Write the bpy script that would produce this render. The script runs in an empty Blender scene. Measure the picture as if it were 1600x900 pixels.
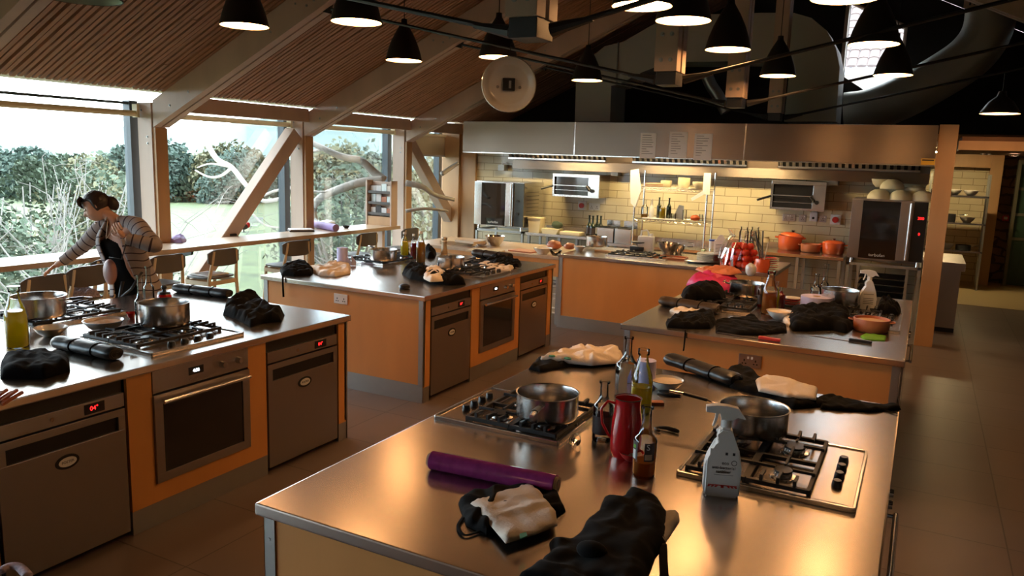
import bpy, bmesh, math, random
from mathutils import Vector, Matrix, noise
from mathutils.geometry import delaunay_2d_cdt
random.seed(7)
SC = bpy.context.scene
COL = SC.collection
PI = math.pi
# ---------------------------------------------------------------- camera, world, exposure
FPX, CX, CY, EYE = 1216.0, 800.0, 450.0, 2.02
def _nrm(a): return a / a.length
_v1 = Vector((1450 - CX, 268 - CY, FPX)); _v2 = Vector((-1555 - CX, 170 - CY, FPX))
_yw = _nrm(_v1); _xw = -_nrm(_v2); _xw = _nrm(_xw - _yw * _xw.dot(_yw)); _zw = _xw.cross(_yw)
RM = Matrix((_xw, _yw, _zw))                       # world = RM @ (right, down, forward)
right = RM @ Vector((1, 0, 0)); up = RM @ Vector((0, -1, 0)); back = RM @ Vector((0, 0, -1))
cam = bpy.data.cameras.new('camera'); co = bpy.data.objects.new('camera', cam); COL.objects.link(co)
mw = Matrix((right, up, back)).transposed().to_4x4(); mw.translation = (0, 0, EYE); co.matrix_world = mw
cam.sensor_width = 36; cam.lens = FPX / 1600 * 36; cam.clip_end = 3000; cam.clip_start = 0.05
SC.camera = co
SC.view_settings.view_transform = 'Standard'; SC.view_settings.look = 'None'
SC.view_settings.gamma = 1; SC.view_settings.use_curve_mapping = False
SC.view_settings.exposure = 0.38
try:
    SC.cycles.use_denoising = True; SC.cycles.max_bounces = 7; SC.cycles.diffuse_bounces = 4
    SC.cycles.glossy_bounces = 4; SC.cycles.transparent_max_bounces = 16; SC.cycles.transmission_bounces = 6
    SC.cycles.caustics_reflective = False; SC.cycles.caustics_refractive = False
    SC.cycles.sample_clamp_indirect = 6.0
except Exception: pass
SKY_STRENGTH = 11.0; LAMP_E = 27.0; LAMP_COL = (1.0, .50, .19)
W = bpy.data.worlds.new('overcast_sky'); SC.world = W; W.use_nodes = True
nt = W.node_tree; bg = nt.nodes['Background']
tc = nt.nodes.new('ShaderNodeTexCoord'); nz = nt.nodes.new('ShaderNodeTexNoise'); cr = nt.nodes.new('ShaderNodeValToRGB')
nz.inputs['Scale'].default_value = 3.0; nz.inputs['Detail'].default_value = 5
cr.color_ramp.elements[0].position = .38; cr.color_ramp.elements[0].color = (.30, .46, .58, 1)
cr.color_ramp.elements[1].position = .56; cr.color_ramp.elements[1].color = (.92, .97, 1, 1)
nt.links.new(tc.outputs['Generated'], nz.inputs['Vector']); nt.links.new(nz.outputs['Fac'], cr.inputs['Fac'])
nt.links.new(cr.outputs['Color'], bg.inputs['Color']); bg.inputs['Strength'].default_value = SKY_STRENGTH

# pixel -> point on a horizontal plane / a plane x= / y= / at a depth; all in metres
def ray(u, v): return RM @ Vector((u - CX, v - CY, FPX))
def at(u, v, z=.9):
    d = ray(u, v); t = (z - EYE) / d.z; return Vector((d.x * t, d.y * t, z))
def atX(u, v, x):
    d = ray(u, v); t = x / d.x; return Vector((x, d.y * t, EYE + d.z * t))
def atY(u, v, y):
    d = ray(u, v); t = y / d.y; return Vector((d.x * t, y, EYE + d.z * t))
def atD(u, v, dep):
    d = ray(u, v) * (dep / FPX); return Vector((d.x, d.y, EYE + d.z))
def depth(p): return (Vector(p) - Vector((0, 0, EYE))).dot(RM @ Vector((0, 0, 1)))
def mpp(p): return depth(p) / FPX
def stand(u, vb, vt, w, z=.9):
    """round thing seen with its foot at pixel vb, top at vt and width w: centre, radius, height"""
    p = at(u, vb, z); r = w / 2 * mpp(p)
    f = Vector((p.x, p.y, 0)).normalized(); p = p + f * r * .8
    c = RM.transposed() @ (p - Vector((0, 0, EYE)))
    h = 0.0
    for k in range(400):
        q = RM.transposed() @ (p + Vector((0, 0, h)) - Vector((0, 0, EYE)))
        if CY + FPX * q.y / q.z <= vt: break
        h += .002
    return p, r, h

# ---------------------------------------------------------------- tagging
def tag(o, label=None, cat=None, group=None, kind=None):
    if label: o['label'] = label
    if cat: o['category'] = cat
    if group: o['group'] = group
    if kind: o['kind'] = kind
    return o
def empty(name, loc=(0, 0, 0), rz=0, label=None, cat=None, group=None):
    o = bpy.data.objects.new(name, None); COL.objects.link(o); o.empty_display_size = .05
    o.location = loc; o.rotation_euler = (0, 0, rz); return tag(o, label, cat, group)
def dup(root, loc=None, rz=None, label=None, group=None, scale=None, parent=None):
    r = root.copy(); COL.objects.link(r)
    if parent is not None: r.parent = parent
    for ch in root.children: dup(ch, parent=r)
    if loc is not None: r.location = loc
    if rz is not None: r.rotation_euler = (0, 0, rz)
    if scale is not None: r.scale = scale if hasattr(scale, '__len__') else (scale,) * 3
    if label: r['label'] = label
    if group: r['group'] = group
    return r

# ---------------------------------------------------------------- mesh builder
class MB:
    def __init__(s): s.bm = bmesh.new(); s.mi = 0
    def _m(s, fs):
        for f in fs: f.material_index = s.mi
    def box(s, x0, x1, y0, y1, z0, z1, bev=0):
        if x0 > x1: x0, x1 = x1, x0
        if y0 > y1: y0, y1 = y1, y0
        if z0 > z1: z0, z1 = z1, z0
        v = [s.bm.verts.new((x, y, z)) for x in (x0, x1) for y in (y0, y1) for z in (z0, z1)]
        fs = [s.bm.faces.new([v[i] for i in q]) for q in ((0, 1, 3, 2), (4, 6, 7, 5), (0, 4, 5, 1), (2, 3, 7, 6), (0, 2, 6, 4), (1, 5, 7, 3))]
        if bev:
            es = list({e for f in fs for e in f.edges})
            r = bmesh.ops.bevel(s.bm, geom=es, offset=bev, segments=2, affect='EDGES', profile=.7); s._m(r['faces'])
        s._m([f for f in fs if f.is_valid]); return s
    def obox(s, p0, p1, w, h, upv=(0, 0, 1), bev=0):
        """bar of section w x h from p0 to p1, h along upv"""
        p0 = Vector(p0); p1 = Vector(p1); a = (p1 - p0).normalized(); u = Vector(upv); sd = a.cross(u).normalized(); u = sd.cross(a)
        v = [s.bm.verts.new(p + sd * (i * w / 2) + u * (j * h / 2)) for p in (p0, p1) for i in (-1, 1) for j in (-1, 1)]
        fs = [s.bm.faces.new([v[i] for i in q]) for q in ((0, 1, 3, 2), (4, 6, 7, 5), (0, 4, 5, 1), (2, 3, 7, 6), (0, 2, 6, 4), (1, 5, 7, 3))]
        if bev:
            es = list({e for f in fs for e in f.edges}); r = bmesh.ops.bevel(s.bm, geom=es, offset=bev, segments=2, affect='EDGES'); s._m(r['faces'])
        s._m([f for f in fs if f.is_valid]); return s
    def tube(s, pts, r, n=10, cap=True, flat=1.0):
        pts = [Vector(p) for p in pts]; rs = r if hasattr(r, '__len__') else [r] * len(pts)
        rings = []; ref = None
        for i, p in enumerate(pts):
            a = (pts[min(i + 1, len(pts) - 1)] - pts[max(i - 1, 0)])
            a = a.normalized() if a.length > 1e-9 else Vector((0, 0, 1))
            if ref is None: ref = Vector((0, 0, 1)) if abs(a.z) < .9 else Vector((1, 0, 0))
            sd = a.cross(ref).normalized(); u = sd.cross(a).normalized(); ref = u
            rings.append([s.bm.verts.new(p + sd * math.cos(2 * PI * k / n) * rs[i] + u * math.sin(2 * PI * k / n) * rs[i] * flat) for k in range(n)])
        fs = []
        for A, B in zip(rings, rings[1:]):
            for k in range(n): fs.append(s.bm.faces.new((A[k], A[(k + 1) % n], B[(k + 1) % n], B[k])))
        if cap: fs += [s.bm.faces.new(rings[0][::-1]), s.bm.faces.new(rings[-1])]
        s._m(fs); return s
    def lathe(s, prof, n=28, c=(0, 0, 0), cap0=True, cap1=True, sx=1, sy=1):
        c = Vector(c); rings = []
        for (r, z) in prof:
            if r < 1e-6: rings.append([s.bm.verts.new(c + Vector((0, 0, z)))])
            else: rings.append([s.bm.verts.new(c + Vector((math.cos(2 * PI * k / n) * r * sx, math.sin(2 * PI * k / n) * r * sy, z))) for k in range(n)])
        fs = []
        for A, B in zip(rings, rings[1:]):
            for k in range(n):
                k2 = (k + 1) % n
                if len(A) == 1 and len(B) == 1: continue
                if len(A) == 1: fs.append(s.bm.faces.new((A[0], B[k2], B[k])))
                elif len(B) == 1: fs.append(s.bm.faces.new((A[k], A[k2], B[0])))
                else: fs.append(s.bm.faces.new((A[k], A[k2], B[k2], B[k])))
        if cap0 and len(rings[0]) > 1: fs.append(s.bm.faces.new(rings[0][::-1]))
        if cap1 and len(rings[-1]) > 1: fs.append(s.bm.faces.new(rings[-1]))
        s._m(fs); return s
    def prism(s, pts, d):
        """planar polygon pts (3D) extruded by vector d"""
        d = Vector(d); A = [s.bm.verts.new(Vector(p)) for p in pts]; B = [s.bm.verts.new(Vector(p) + d) for p in pts]; n = len(A)
        fs = [s.bm.faces.new(A[::-1]), s.bm.faces.new(B)] + [s.bm.faces.new((A[k], A[(k + 1) % n], B[(k + 1) % n], B[k])) for k in range(n)]
        s._m(fs); return s
    def ball(s, c, r, sx=1, sy=1, sz=1, n=3):
        m = Matrix.Translation(Vector(c)) @ Matrix.Diagonal((sx * r, sy * r, sz * r, 1))
        g = bmesh.ops.create_icosphere(s.bm, subdivisions=n, radius=1, matrix=m); s._m({f for v in g['verts'] for f in v.link_faces}); return s
    def quad(s, a, b, c, d):
        s._m([s.bm.faces.new([s.bm.verts.new(Vector(p)) for p in (a, b, c, d)])]); return s
    def build(s, name, mats, parent=None, smooth=None, loc=None):
        bmesh.ops.recalc_face_normals(s.bm, faces=s.bm.faces)
        me = bpy.data.meshes.new(name); s.bm.to_mesh(me); s.bm.free()
        for m in (mats if isinstance(mats, (list, tuple)) else [mats]): me.materials.append(m)
        if smooth:
            for p in me.polygons: p.use_smooth = True
            if smooth is not True:
                try: me.set_sharp_from_angle(angle=math.radians(smooth))
                except Exception: pass
        o = bpy.data.objects.new(name, me); COL.objects.link(o)
        if parent: o.parent = parent
        if loc: o.location = loc
        return o
def text(body, size, mat, parent, loc, rot, name='lettering', ext=.0004, sx=1.0):
    c = bpy.data.curves.new(name, 'FONT'); c.body = body; c.size = size; c.extrude = ext; c.align_x = 'CENTER'; c.align_y = 'CENTER'
    c.materials.append(mat); c.resolution_u = 3
    tmp = bpy.data.objects.new(name, c); me = bpy.data.meshes.new_from_object(tmp); bpy.data.objects.remove(tmp)
    if not me.materials: me.materials.append(mat)
    o = bpy.data.objects.new(name, me); COL.objects.link(o); o.location = loc; o.rotation_euler = rot; o.scale = (sx, 1, 1)
    if parent: o.parent = parent
    return o

# ---------------------------------------------------------------- materials
M = {}
def mat(name, col, rough=.5, metal=0, bump=0, bscale=40, var=0, vscale=6, coat=0, emit=None, es=0, stretch=None, sheen=0, spec=None, col2=None, trans=0):
    m = bpy.data.materials.new(name); m.use_nodes = True; t = m.node_tree; b = t.nodes['Principled BSDF']
    b.inputs['Base Color'].default_value = (*col, 1); b.inputs['Roughness'].default_value = rough; b.inputs['Metallic'].default_value = metal
    b.inputs['Coat Weight'].default_value = coat; b.inputs['Coat Roughness'].default_value = .1
    if spec is not None: b.inputs['Specular IOR Level'].default_value = spec
    if sheen: b.inputs['Sheen Weight'].default_value = sheen
    if trans: b.inputs['Transmission Weight'].default_value = trans
    if emit: b.inputs['Emission Color'].default_value = (*emit, 1); b.inputs['Emission Strength'].default_value = es
    if var or bump:
        c = t.nodes.new('ShaderNodeTexCoord'); mp = t.nodes.new('ShaderNodeMapping'); t.links.new(c.outputs['Object'], mp.inputs['Vector'])
        if stretch: mp.inputs['Scale'].default_value = stretch
    if var:
        n = t.nodes.new('ShaderNodeTexNoise'); n.inputs['Scale'].default_value = vscale; n.inputs['Detail'].default_value = 6
        r = t.nodes.new('ShaderNodeValToRGB'); r.color_ramp.elements[0].position = .3; r.color_ramp.elements[1].position = .7
        c2 = col2 or tuple(x * (1 - var) for x in col)
        r.color_ramp.elements[0].color = (*c2, 1); r.color_ramp.elements[1].color = (*col, 1)
        t.links.new(mp.outputs[0], n.inputs['Vector']); t.links.new(n.outputs['Fac'], r.inputs['Fac']); t.links.new(r.outputs['Color'], b.inputs['Base Color'])
    if bump:
        n = t.nodes.new('ShaderNodeTexNoise'); n.inputs['Scale'].default_value = bscale; n.inputs['Detail'].default_value = 5
        bp = t.nodes.new('ShaderNodeBump'); bp.inputs['Strength'].default_value = bump; bp.inputs['Distance'].default_value = .01
        t.links.new(mp.outputs[0], n.inputs['Vector']); t.links.new(n.outputs['Fac'], bp.inputs['Height']); t.links.new(bp.outputs[0], b.inputs['Normal'])
    M[name] = m; return m
def glassmat(name, tint, refl=1.0, rough=.02):
    m = bpy.data.materials.new(name); m.use_nodes = True; t = m.node_tree; t.nodes.clear()
    o = t.nodes.new('ShaderNodeOutputMaterial'); mx = t.nodes.new('ShaderNodeMixShader'); tr = t.nodes.new('ShaderNodeBsdfTransparent')
    g = t.nodes.new('ShaderNodeBsdfGlossy'); g.inputs['Roughness'].default_value = rough; fr = t.nodes.new('ShaderNodeFresnel'); fr.inputs['IOR'].default_value = 1.45
    ml = t.nodes.new('ShaderNodeMath'); ml.operation = 'MULTIPLY'; ml.inputs[1].default_value = refl
    tr.inputs['Color'].default_value = (*tint, 1)
    t.links.new(fr.outputs[0], ml.inputs[0]); t.links.new(ml.outputs[0], mx.inputs[0]); t.links.new(tr.outputs[0], mx.inputs[1]); t.links.new(g.outputs[0], mx.inputs[2])
    t.links.new(mx.outputs[0], o.inputs[0]); M[name] = m; return m
def steel(name, col=(.60, .585, .56), rough=.28, rv=.12, stretch=(1, 1, 1), scale=5, bump=.03, bs=160):
    m = mat(name, col, rough, 1.0); t = m.node_tree; b = t.nodes['Principled BSDF']
    c = t.nodes.new('ShaderNodeTexCoord'); mp = t.nodes.new('ShaderNodeMapping'); mp.inputs['Scale'].default_value = stretch
    t.links.new(c.outputs['Object'], mp.inputs['Vector'])
    n = t.nodes.new('ShaderNodeTexNoise'); n.inputs['Scale'].default_value = scale; n.inputs['Detail'].default_value = 8; n.inputs['Roughness'].default_value = .65
    r = t.nodes.new('ShaderNodeMapRange'); r.inputs['From Min'].default_value = .3; r.inputs['From Max'].default_value = .7
    r.inputs['To Min'].default_value = rough - rv / 2; r.inputs['To Max'].default_value = rough + rv / 2
    t.links.new(mp.outputs[0], n.inputs['Vector']); t.links.new(n.outputs['Fac'], r.inputs[0]); t.links.new(r.outputs[0], b.inputs['Roughness'])
    n2 = t.nodes.new('ShaderNodeTexNoise'); n2.inputs['Scale'].default_value = bs; bp = t.nodes.new('ShaderNodeBump'); bp.inputs['Strength'].default_value = bump; bp.inputs['Distance'].default_value = .004
    t.links.new(mp.outputs[0], n2.inputs['Vector']); t.links.new(n2.outputs['Fac'], bp.inputs['Height']); t.links.new(bp.outputs[0], b.inputs['Normal'])
    return m
steel('steel_top', (.62, .545, .49), .245, .04, (1, 1, 1), 2.2, .02, 14)
steel('steel_front', (.37, .335, .315), .36, .08, (1, 1, 14), 30, .03, 90)
steel('steel_hood', (.40, .335, .28), .34, .04, (.6, 1, 60), 3, .25, 3)
for _m in ('steel_hood',):
    _t = M[_m].node_tree; _b = _t.nodes['Principled BSDF']; _g = _t.nodes.new('ShaderNodeTangent'); _g.direction_type = 'RADIAL'; _g.axis = 'Z'
    _b.inputs['Anisotropic'].default_value = .85; _b.inputs['Anisotropic Rotation'].default_value = .25; _t.links.new(_g.outputs[0], _b.inputs['Tangent'])
steel('steel_bright', (.72, .71, .70), .18, .08)
steel('steel_pan', (.56, .55, .54), .22, .08, (1, 1, 20), 8, .02, 40)
mat('duct_grey', (.50, .47, .41), .5, .25)
steel('galv', (.42, .42, .40), .5, .12, (1, 1, 1), 8, .05, 30)
mat('ply', (.77, .35, .105), .42, var=.16, vscale=3, stretch=(1, 1, .25), coat=.15)
mat('ply_edge', (.62, .36, .15), .5)
mat('timber', (.64, .47, .37), .55, var=.2, vscale=3, stretch=(1, 1, .3), bump=.05)
mat('timber_warm', (.55, .32, .15), .5, var=.2, vscale=4, stretch=(1, 1, .2))
mat('bar_wood', (.60, .43, .29), .35, var=.15, vscale=4, stretch=(3, .3, 1))
mat('slat', (.50, .25, .14), .6, var=.38, vscale=3.0, stretch=(1.5, 16, 1.5))
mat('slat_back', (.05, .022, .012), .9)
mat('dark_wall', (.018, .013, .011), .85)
mat('warm_wall', (.42, .25, .14), .7); mat('plaster', (.50, .38, .28), .8)
mat('soffit', (.20, .085, .035), .6)
mat('black_metal', (.014, .013, .013), .5)
mat('cast_iron', (.016, .016, .017), .48)
mat('black_plastic', (.014, .014, .015), .3)
mat('frame_dark', (.05, .065, .08), .4)
mat('shade_black', (.022, .018, .017), .42)
mat('shade_inner', (.85, .80, .72), .5)
mat('white_plastic', (.80, .79, .77), .35)
mat('white_enamel', (.82, .79, .74), .15, coat=.5)
mat('cream', (.78, .66, .42), .5)
mat('red_enamel', (.52, .012, .014), .12, coat=.6)
mat('orange_pot', (.78, .12, .03), .2, coat=.5)
mat('terracotta', (.50, .16, .07), .4)
mat('black_fabric', (.004, .004, .0045), .9, bump=.12, bscale=30, spec=.12, sheen=.02)
mat('black_leather', (.014, .014, .015), .33, bump=.12, bscale=25)
mat('brown_leather', (.045, .028, .016), .4, bump=.15, bscale=25)
mat('towel', (.78, .68, .58), .85, bump=.3, bscale=120)
mat('towel_print', (.10, .36, .24), .85)
mat('paper', (.90, .87, .85), .8)
mat('paper_blue', (.60, .58, .86), .85, bump=.15, bscale=80)
mat('film_purple', (.38, .045, .22), .13, coat=.8, var=.3, vscale=30)
mat('card', (.60, .42, .27), .8)
mat('red', (.62, .03, .025), .35)
mat('pink', (.72, .03, .16), .45)
mat('flour', (.85, .74, .62), .9)
mat('dark_glass', (.008, .018, .010), .06, coat=.5)
mat('oven_glass', (.012, .010, .009), .06, coat=.6)
mat('label_dark', (.05, .035, .035), .5)
mat('label_white', (.82, .80, .78), .6)
mat('green', (.14, .42, .03), .6)
mat('ink', (.03, .03, .035), .6)
mat('skin', (.62, .36, .26), .5)
mat('hair', (.028, .014, .010), .5, bump=.3, bscale=60, stretch=(1, 1, .2))
mat('wood_light', (.66, .52, .34), .5, var=.15, vscale=5, stretch=(1, 1, .2))
mat('chair_dark', (.085, .07, .06), .5)
mat('tomato', (.72, .05, .02), .2, coat=.4)
mat('led_red', (.2, 0, 0), .4, emit=(1, .02, .02), es=2.2)
mat('led_white', (.3, .3, .3), .4, emit=(.8, .9, 1), es=5)
mat('bulb', (1, .8, .6), .5, emit=LAMP_COL, es=LAMP_E)
mat('tube_light', (1, .9, .7), .5, emit=(1, .76, .38), es=105)
mat('spot_light', (1, .9, .8), .5, emit=(1, .8, .6), es=20)
mat('lilac', (.42, .30, .62), .6)
mat('cloth_check', (.45, .35, .40), .8, var=.6, vscale=60)
glassmat('glass', (.975, .985, .975), 1.7); glassmat('window_glass', (.97, .985, .98), .55, 0.0); glassmat('film', (.97, .93, .93), .8, .12)
mat('grass', (.078, .108, .040), .9, var=.5, vscale=1.3, bump=.5, bscale=5)
mat('leaf', (.062, .092, .055), .8, var=.55, vscale=.8); mat('leaf_autumn', (.12, .118, .062), .8, var=.45, vscale=.8)
mat('leaf_dark', (.036, .066, .05), .8, var=.5, vscale=.5)
mat('bark', (.15, .14, .125), .85, var=.3, vscale=8); mat('bark_pale', (.42, .38, .34), .8, var=.25, vscale=8); mat('hill', (.10, .15, .14), .95, var=.4, vscale=.02)
mat('roof_tile', (.13, .095, .09), .8, var=.2, vscale=2); mat('gutter', (.45, .48, .52), .5)
def liquid(name, col, f=.55):
    m = mat(name, col, .08, coat=.5); t = m.node_tree; b = t.nodes['Principled BSDF']; o = t.nodes['Material Output']
    tl = t.nodes.new('ShaderNodeBsdfTranslucent'); tl.inputs['Color'].default_value = (*col, 1); mx = t.nodes.new('ShaderNodeMixShader'); mx.inputs[0].default_value = f
    t.links.new(b.outputs[0], mx.inputs[1]); t.links.new(tl.outputs[0], mx.inputs[2]); t.links.new(mx.outputs[0], o.inputs['Surface'])
liquid('oil', (.85, .66, .03)); liquid('amber', (.65, .33, .04)); liquid('cider', (.70, .24, .04)); liquid('vinegar', (.45, .02, .02))
# tiles for the kitchen wall, floor slabs, stone wall
def brickmat(name, c1, c2, cm, bw, bh, mort, rough, vec, bump=.3, offset=.5, extra=0, coat=0):
    m = bpy.data.materials.new(name); m.use_nodes = True; t = m.node_tree; b = t.nodes['Principled BSDF']
    c = t.nodes.new('ShaderNodeNewGeometry'); sp = t.nodes.new('ShaderNodeSeparateXYZ'); cb = t.nodes.new('ShaderNodeCombineXYZ')
    t.links.new(c.outputs['Position'], sp.inputs[0]); t.links.new(sp.outputs[vec[0]], cb.inputs[0]); t.links.new(sp.outputs[vec[1]], cb.inputs[1])
    k = t.nodes.new('ShaderNodeTexBrick'); k.inputs['Scale'].default_value = 1; k.inputs['Brick Width'].default_value = bw; k.inputs['Row Height'].default_value = bh
    k.inputs['Mortar Size'].default_value = mort; k.inputs['Mortar Smooth'].default_value = .1; k.offset = offset
    k.inputs['Color1'].default_value = (*c1, 1); k.inputs['Color2'].default_value = (*c2, 1); k.inputs['Mortar'].default_value = (*cm, 1)
    src = cb.outputs[0]
    if extra:
        n = t.nodes.new('ShaderNodeTexNoise'); n.inputs['Scale'].default_value = 3; ad = t.nodes.new('ShaderNodeVectorMath'); ad.operation = 'MULTIPLY_ADD'
        ad.inputs[1].default_value = (extra, extra, 0); t.links.new(cb.outputs[0], n.inputs['Vector']); t.links.new(n.outputs['Color'], ad.inputs[0]); t.links.new(cb.outputs[0], ad.inputs[2]); src = ad.outputs[0]
    t.links.new(src, k.inputs['Vector'])
    n3 = t.nodes.new('ShaderNodeTexNoise'); n3.inputs['Scale'].default_value = 2.2; n3.inputs['Detail'].default_value = 6; mixc = t.nodes.new('ShaderNodeMix'); mixc.data_type = 'RGBA'; mixc.blend_type = 'MULTIPLY'
    mr = t.nodes.new('ShaderNodeMapRange'); mr.inputs['To Min'].default_value = .8; mr.inputs['To Max'].default_value = 1.1
    t.links.new(c.outputs['Position'], n3.inputs['Vector']); t.links.new(n3.outputs['Fac'], mr.inputs[0]); mixc.inputs[0].default_value = 1
    t.links.new(k.outputs['Color'], mixc.inputs[6]); t.links.new(mr.outputs[0], mixc.inputs[7]); t.links.new(mixc.outputs[2], b.inputs['Base Color'])
    b.inputs['Roughness'].default_value = rough; b.inputs['Coat Weight'].default_value = coat
    bp = t.nodes.new('ShaderNodeBump'); bp.inputs['Strength'].default_value = bump; bp.inputs['Distance'].default_value = .004; bp.invert = True
    t.links.new(k.outputs['Fac'], bp.inputs['Height']); t.links.new(bp.outputs[0], b.inputs['Normal'])
    M[name] = m; return m
brickmat('wall_tile', (.76, .66, .44), (.72, .62, .40), (.30, .22, .12), .38, .12, .004, .25, (0, 2), coat=.3)
brickmat('floor_tile', (.165, .12, .10), (.145, .105, .088), (.07, .05, .04), .6, .6, .004, .38, (0, 1), offset=0)
brickmat('stone', (.32, .20, .11), (.20, .13, .075), (.10, .07, .045), .34, .16, .02, .9, (0, 2), bump=1.0, extra=.25)
# ---------------------------------------------------------------- the shell
def struct(name, mb, m, label=None, smooth=None):
    o = mb.build(name, m, None, smooth); o['kind'] = 'structure'
    if label: o['label'] = label
    return o
struct('floor', MB().box(-7.9, 4.2, -7.2, 17.2, -.12, 0), M['floor_tile'])
def zlow(x): return 2.25 + .47 * ((x + 7.3) if x < -1.77 else (-1.77 * 2 - x + 7.3))
RX, LX, CLX = -1.77, -7.8, 4.26
zr = zlow(RX)
# roof: left slope with boarded ceiling of slats, right slope darker
SLY0, SLY1 = -7.2, 13.0
b = MB(); b.obox((-7.22, (SLY0 + SLY1) / 2, zlow(-7.22) + .42), (RX, (SLY0 + SLY1) / 2, zr + .42), SLY1 - SLY0, .10)
struct('ceiling_left', b, M['slat_back'], 'dark backing of the sloping boarded ceiling')
b = MB(); y = SLY0; n = 0
while y < SLY1:
    ofs = random.uniform(-.006, .006)
    xa = -7.2
    cuts = sorted([xa] + [random.uniform(-7.0, -2) for _ in range(2)] + [RX])
    for a, c in zip(cuts, cuts[1:]):
        dz = random.uniform(-.004, .004)
        b.obox((a, y + ofs, zlow(a) + .315 + dz), (c - .002, y + ofs, zlow(c) + .315 + dz), .042 + random.uniform(-.004, .003), .05)
    y += .0635
struct('ceiling_slats', b, M['slat'], 'narrow brown larch battens lining the roof slope')
# right slope with a rooflight-free dark lining
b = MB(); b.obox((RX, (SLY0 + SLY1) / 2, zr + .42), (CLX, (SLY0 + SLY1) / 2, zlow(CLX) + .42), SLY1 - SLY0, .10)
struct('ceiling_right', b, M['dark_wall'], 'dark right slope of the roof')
struct('wall_right', MB().box(4.1, 4.22, -7.2, 17.2, 0, 2.8), M['plaster'])
b = MB(); b.box(-7.8, 4.2, -7.3, -7.2, 0, 2.2); b.prism([(-7.8, -7.3, 2.2), (4.2, -7.3, 2.2), (4.2, -7.3, 2.75), (RX, -7.3, 5.5), (-7.8, -7.3, 2.6)], (0, .1, 0))
struct('wall_front', b, M['plaster'])
# tiled kitchen wall and its lining on the left
struct('wall_back', MB().box(-6.98, .0, 11.9, 12.05, 0, 2.42), M['wall_tile'], 'cream tiled wall behind the cooking range')
struct('trim_1', MB().box(-7.28, -6.98, 11.84, 11.9, 0, 2.6), M['timber_warm'], 'timber lining at the left end of the tiled wall')
# gable above with its dark lining and a window opening to the tiled roof next door
gp = [atY(u, v, 13.0) for u, v in ((1330, 3), (1318, 118), (1350, 140), (1390, 140), (1402, 125), (1413, 46))]
gx0, gx1 = min(p.x for p in gp), max(p.x for p in gp); gz0, gz1 = 3.19, 4.5
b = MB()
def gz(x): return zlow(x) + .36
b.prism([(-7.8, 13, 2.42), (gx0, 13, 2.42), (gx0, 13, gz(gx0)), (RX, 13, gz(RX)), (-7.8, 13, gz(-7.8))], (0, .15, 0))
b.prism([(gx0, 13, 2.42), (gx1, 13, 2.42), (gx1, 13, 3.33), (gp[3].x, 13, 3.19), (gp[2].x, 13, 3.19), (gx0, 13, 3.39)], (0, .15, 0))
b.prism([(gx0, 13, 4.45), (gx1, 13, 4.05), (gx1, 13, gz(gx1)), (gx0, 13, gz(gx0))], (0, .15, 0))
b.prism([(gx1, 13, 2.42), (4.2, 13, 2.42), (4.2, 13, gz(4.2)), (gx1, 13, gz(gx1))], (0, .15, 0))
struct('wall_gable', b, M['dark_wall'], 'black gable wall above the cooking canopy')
w = MB().prism([(gx0, 13.06, 3.39), (gp[2].x, 13.06, 3.19), (gp[3].x, 13.06, 3.19), (gx1, 13.06, 3.33), (gx1, 13.06, 4.05), (gx0, 13.06, 4.45)], (0, .008, 0)).build('window_1', M['window_glass'])
tag(w, 'high gable window looking onto a tiled roof', kind='structure')
b = MB(); b.tube([(gx0 - .03, 12.97, 4.47), (gx1 + .03, 12.97, 4.07)], .025, 6); b.tube([(gx1 + .02, 12.97, 4.07), (gx1 + .02, 12.97, 3.33)], .025, 6); b.box(gx0 - .05, gx0, 12.9, 13, 3.3, 4.5)
b.build('window_frame', M['timber'], w)
# lower ceiling over the back rooms
struct('ceiling_back', MB().box(-7.2, 4.1, 12.05, 17.2, 2.42, 2.52), M['warm_wall'])
struct('ceiling_soffit', MB().box(.30, 4.1, 10.2, 13, 2.28, 2.42), M['soffit'], 'low dark red soffit over the passage')
struct('trim_2', MB().box(.27, 4.1, 10.12, 10.2, 2.27, 2.37), M['timber_warm'], 'orange timber beam along the edge of the soffit')
struct('wall_far', MB().box(-1.6, 4.1, 17.0, 17.15, 0, 2.42), M['stone'], 'old rubble stone wall at the end of the passage')
struct('wall_annex', MB().box(-.6, 1.02, 16.86, 16.98, 0, 2.42), M['wall_tile'], 'cream tiled wall of the pot store')
struct('wall_side', MB().box(-1.6, -1.45, 12.05, 17.0, 0, 2.42), M['warm_wall'])
# big timber post at the right end of the canopy, and door posts beyond
t = empty('timber_post', (.16, 10.2, 0), 0, 'thick orange timber post at the right end of the steel canopy', 'post')
MB().box(-.095, .095, -.07, .12, 0, 2.545, .004).build('shaft', M['timber_warm'], t)
t = empty('door_frame', (1.08, 16.6, 0), 0, 'brown timber door post in front of the stone wall', 'door post')
MB().box(-.09, .10, -.1, .1, 0, 2.41, .005).build('shaft', M['timber_warm'], t)
MB().box(-1.2, -.09, -.06, .06, 2.12, 2.41, .004).build('head_rail', M['timber_warm'], t)
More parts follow.
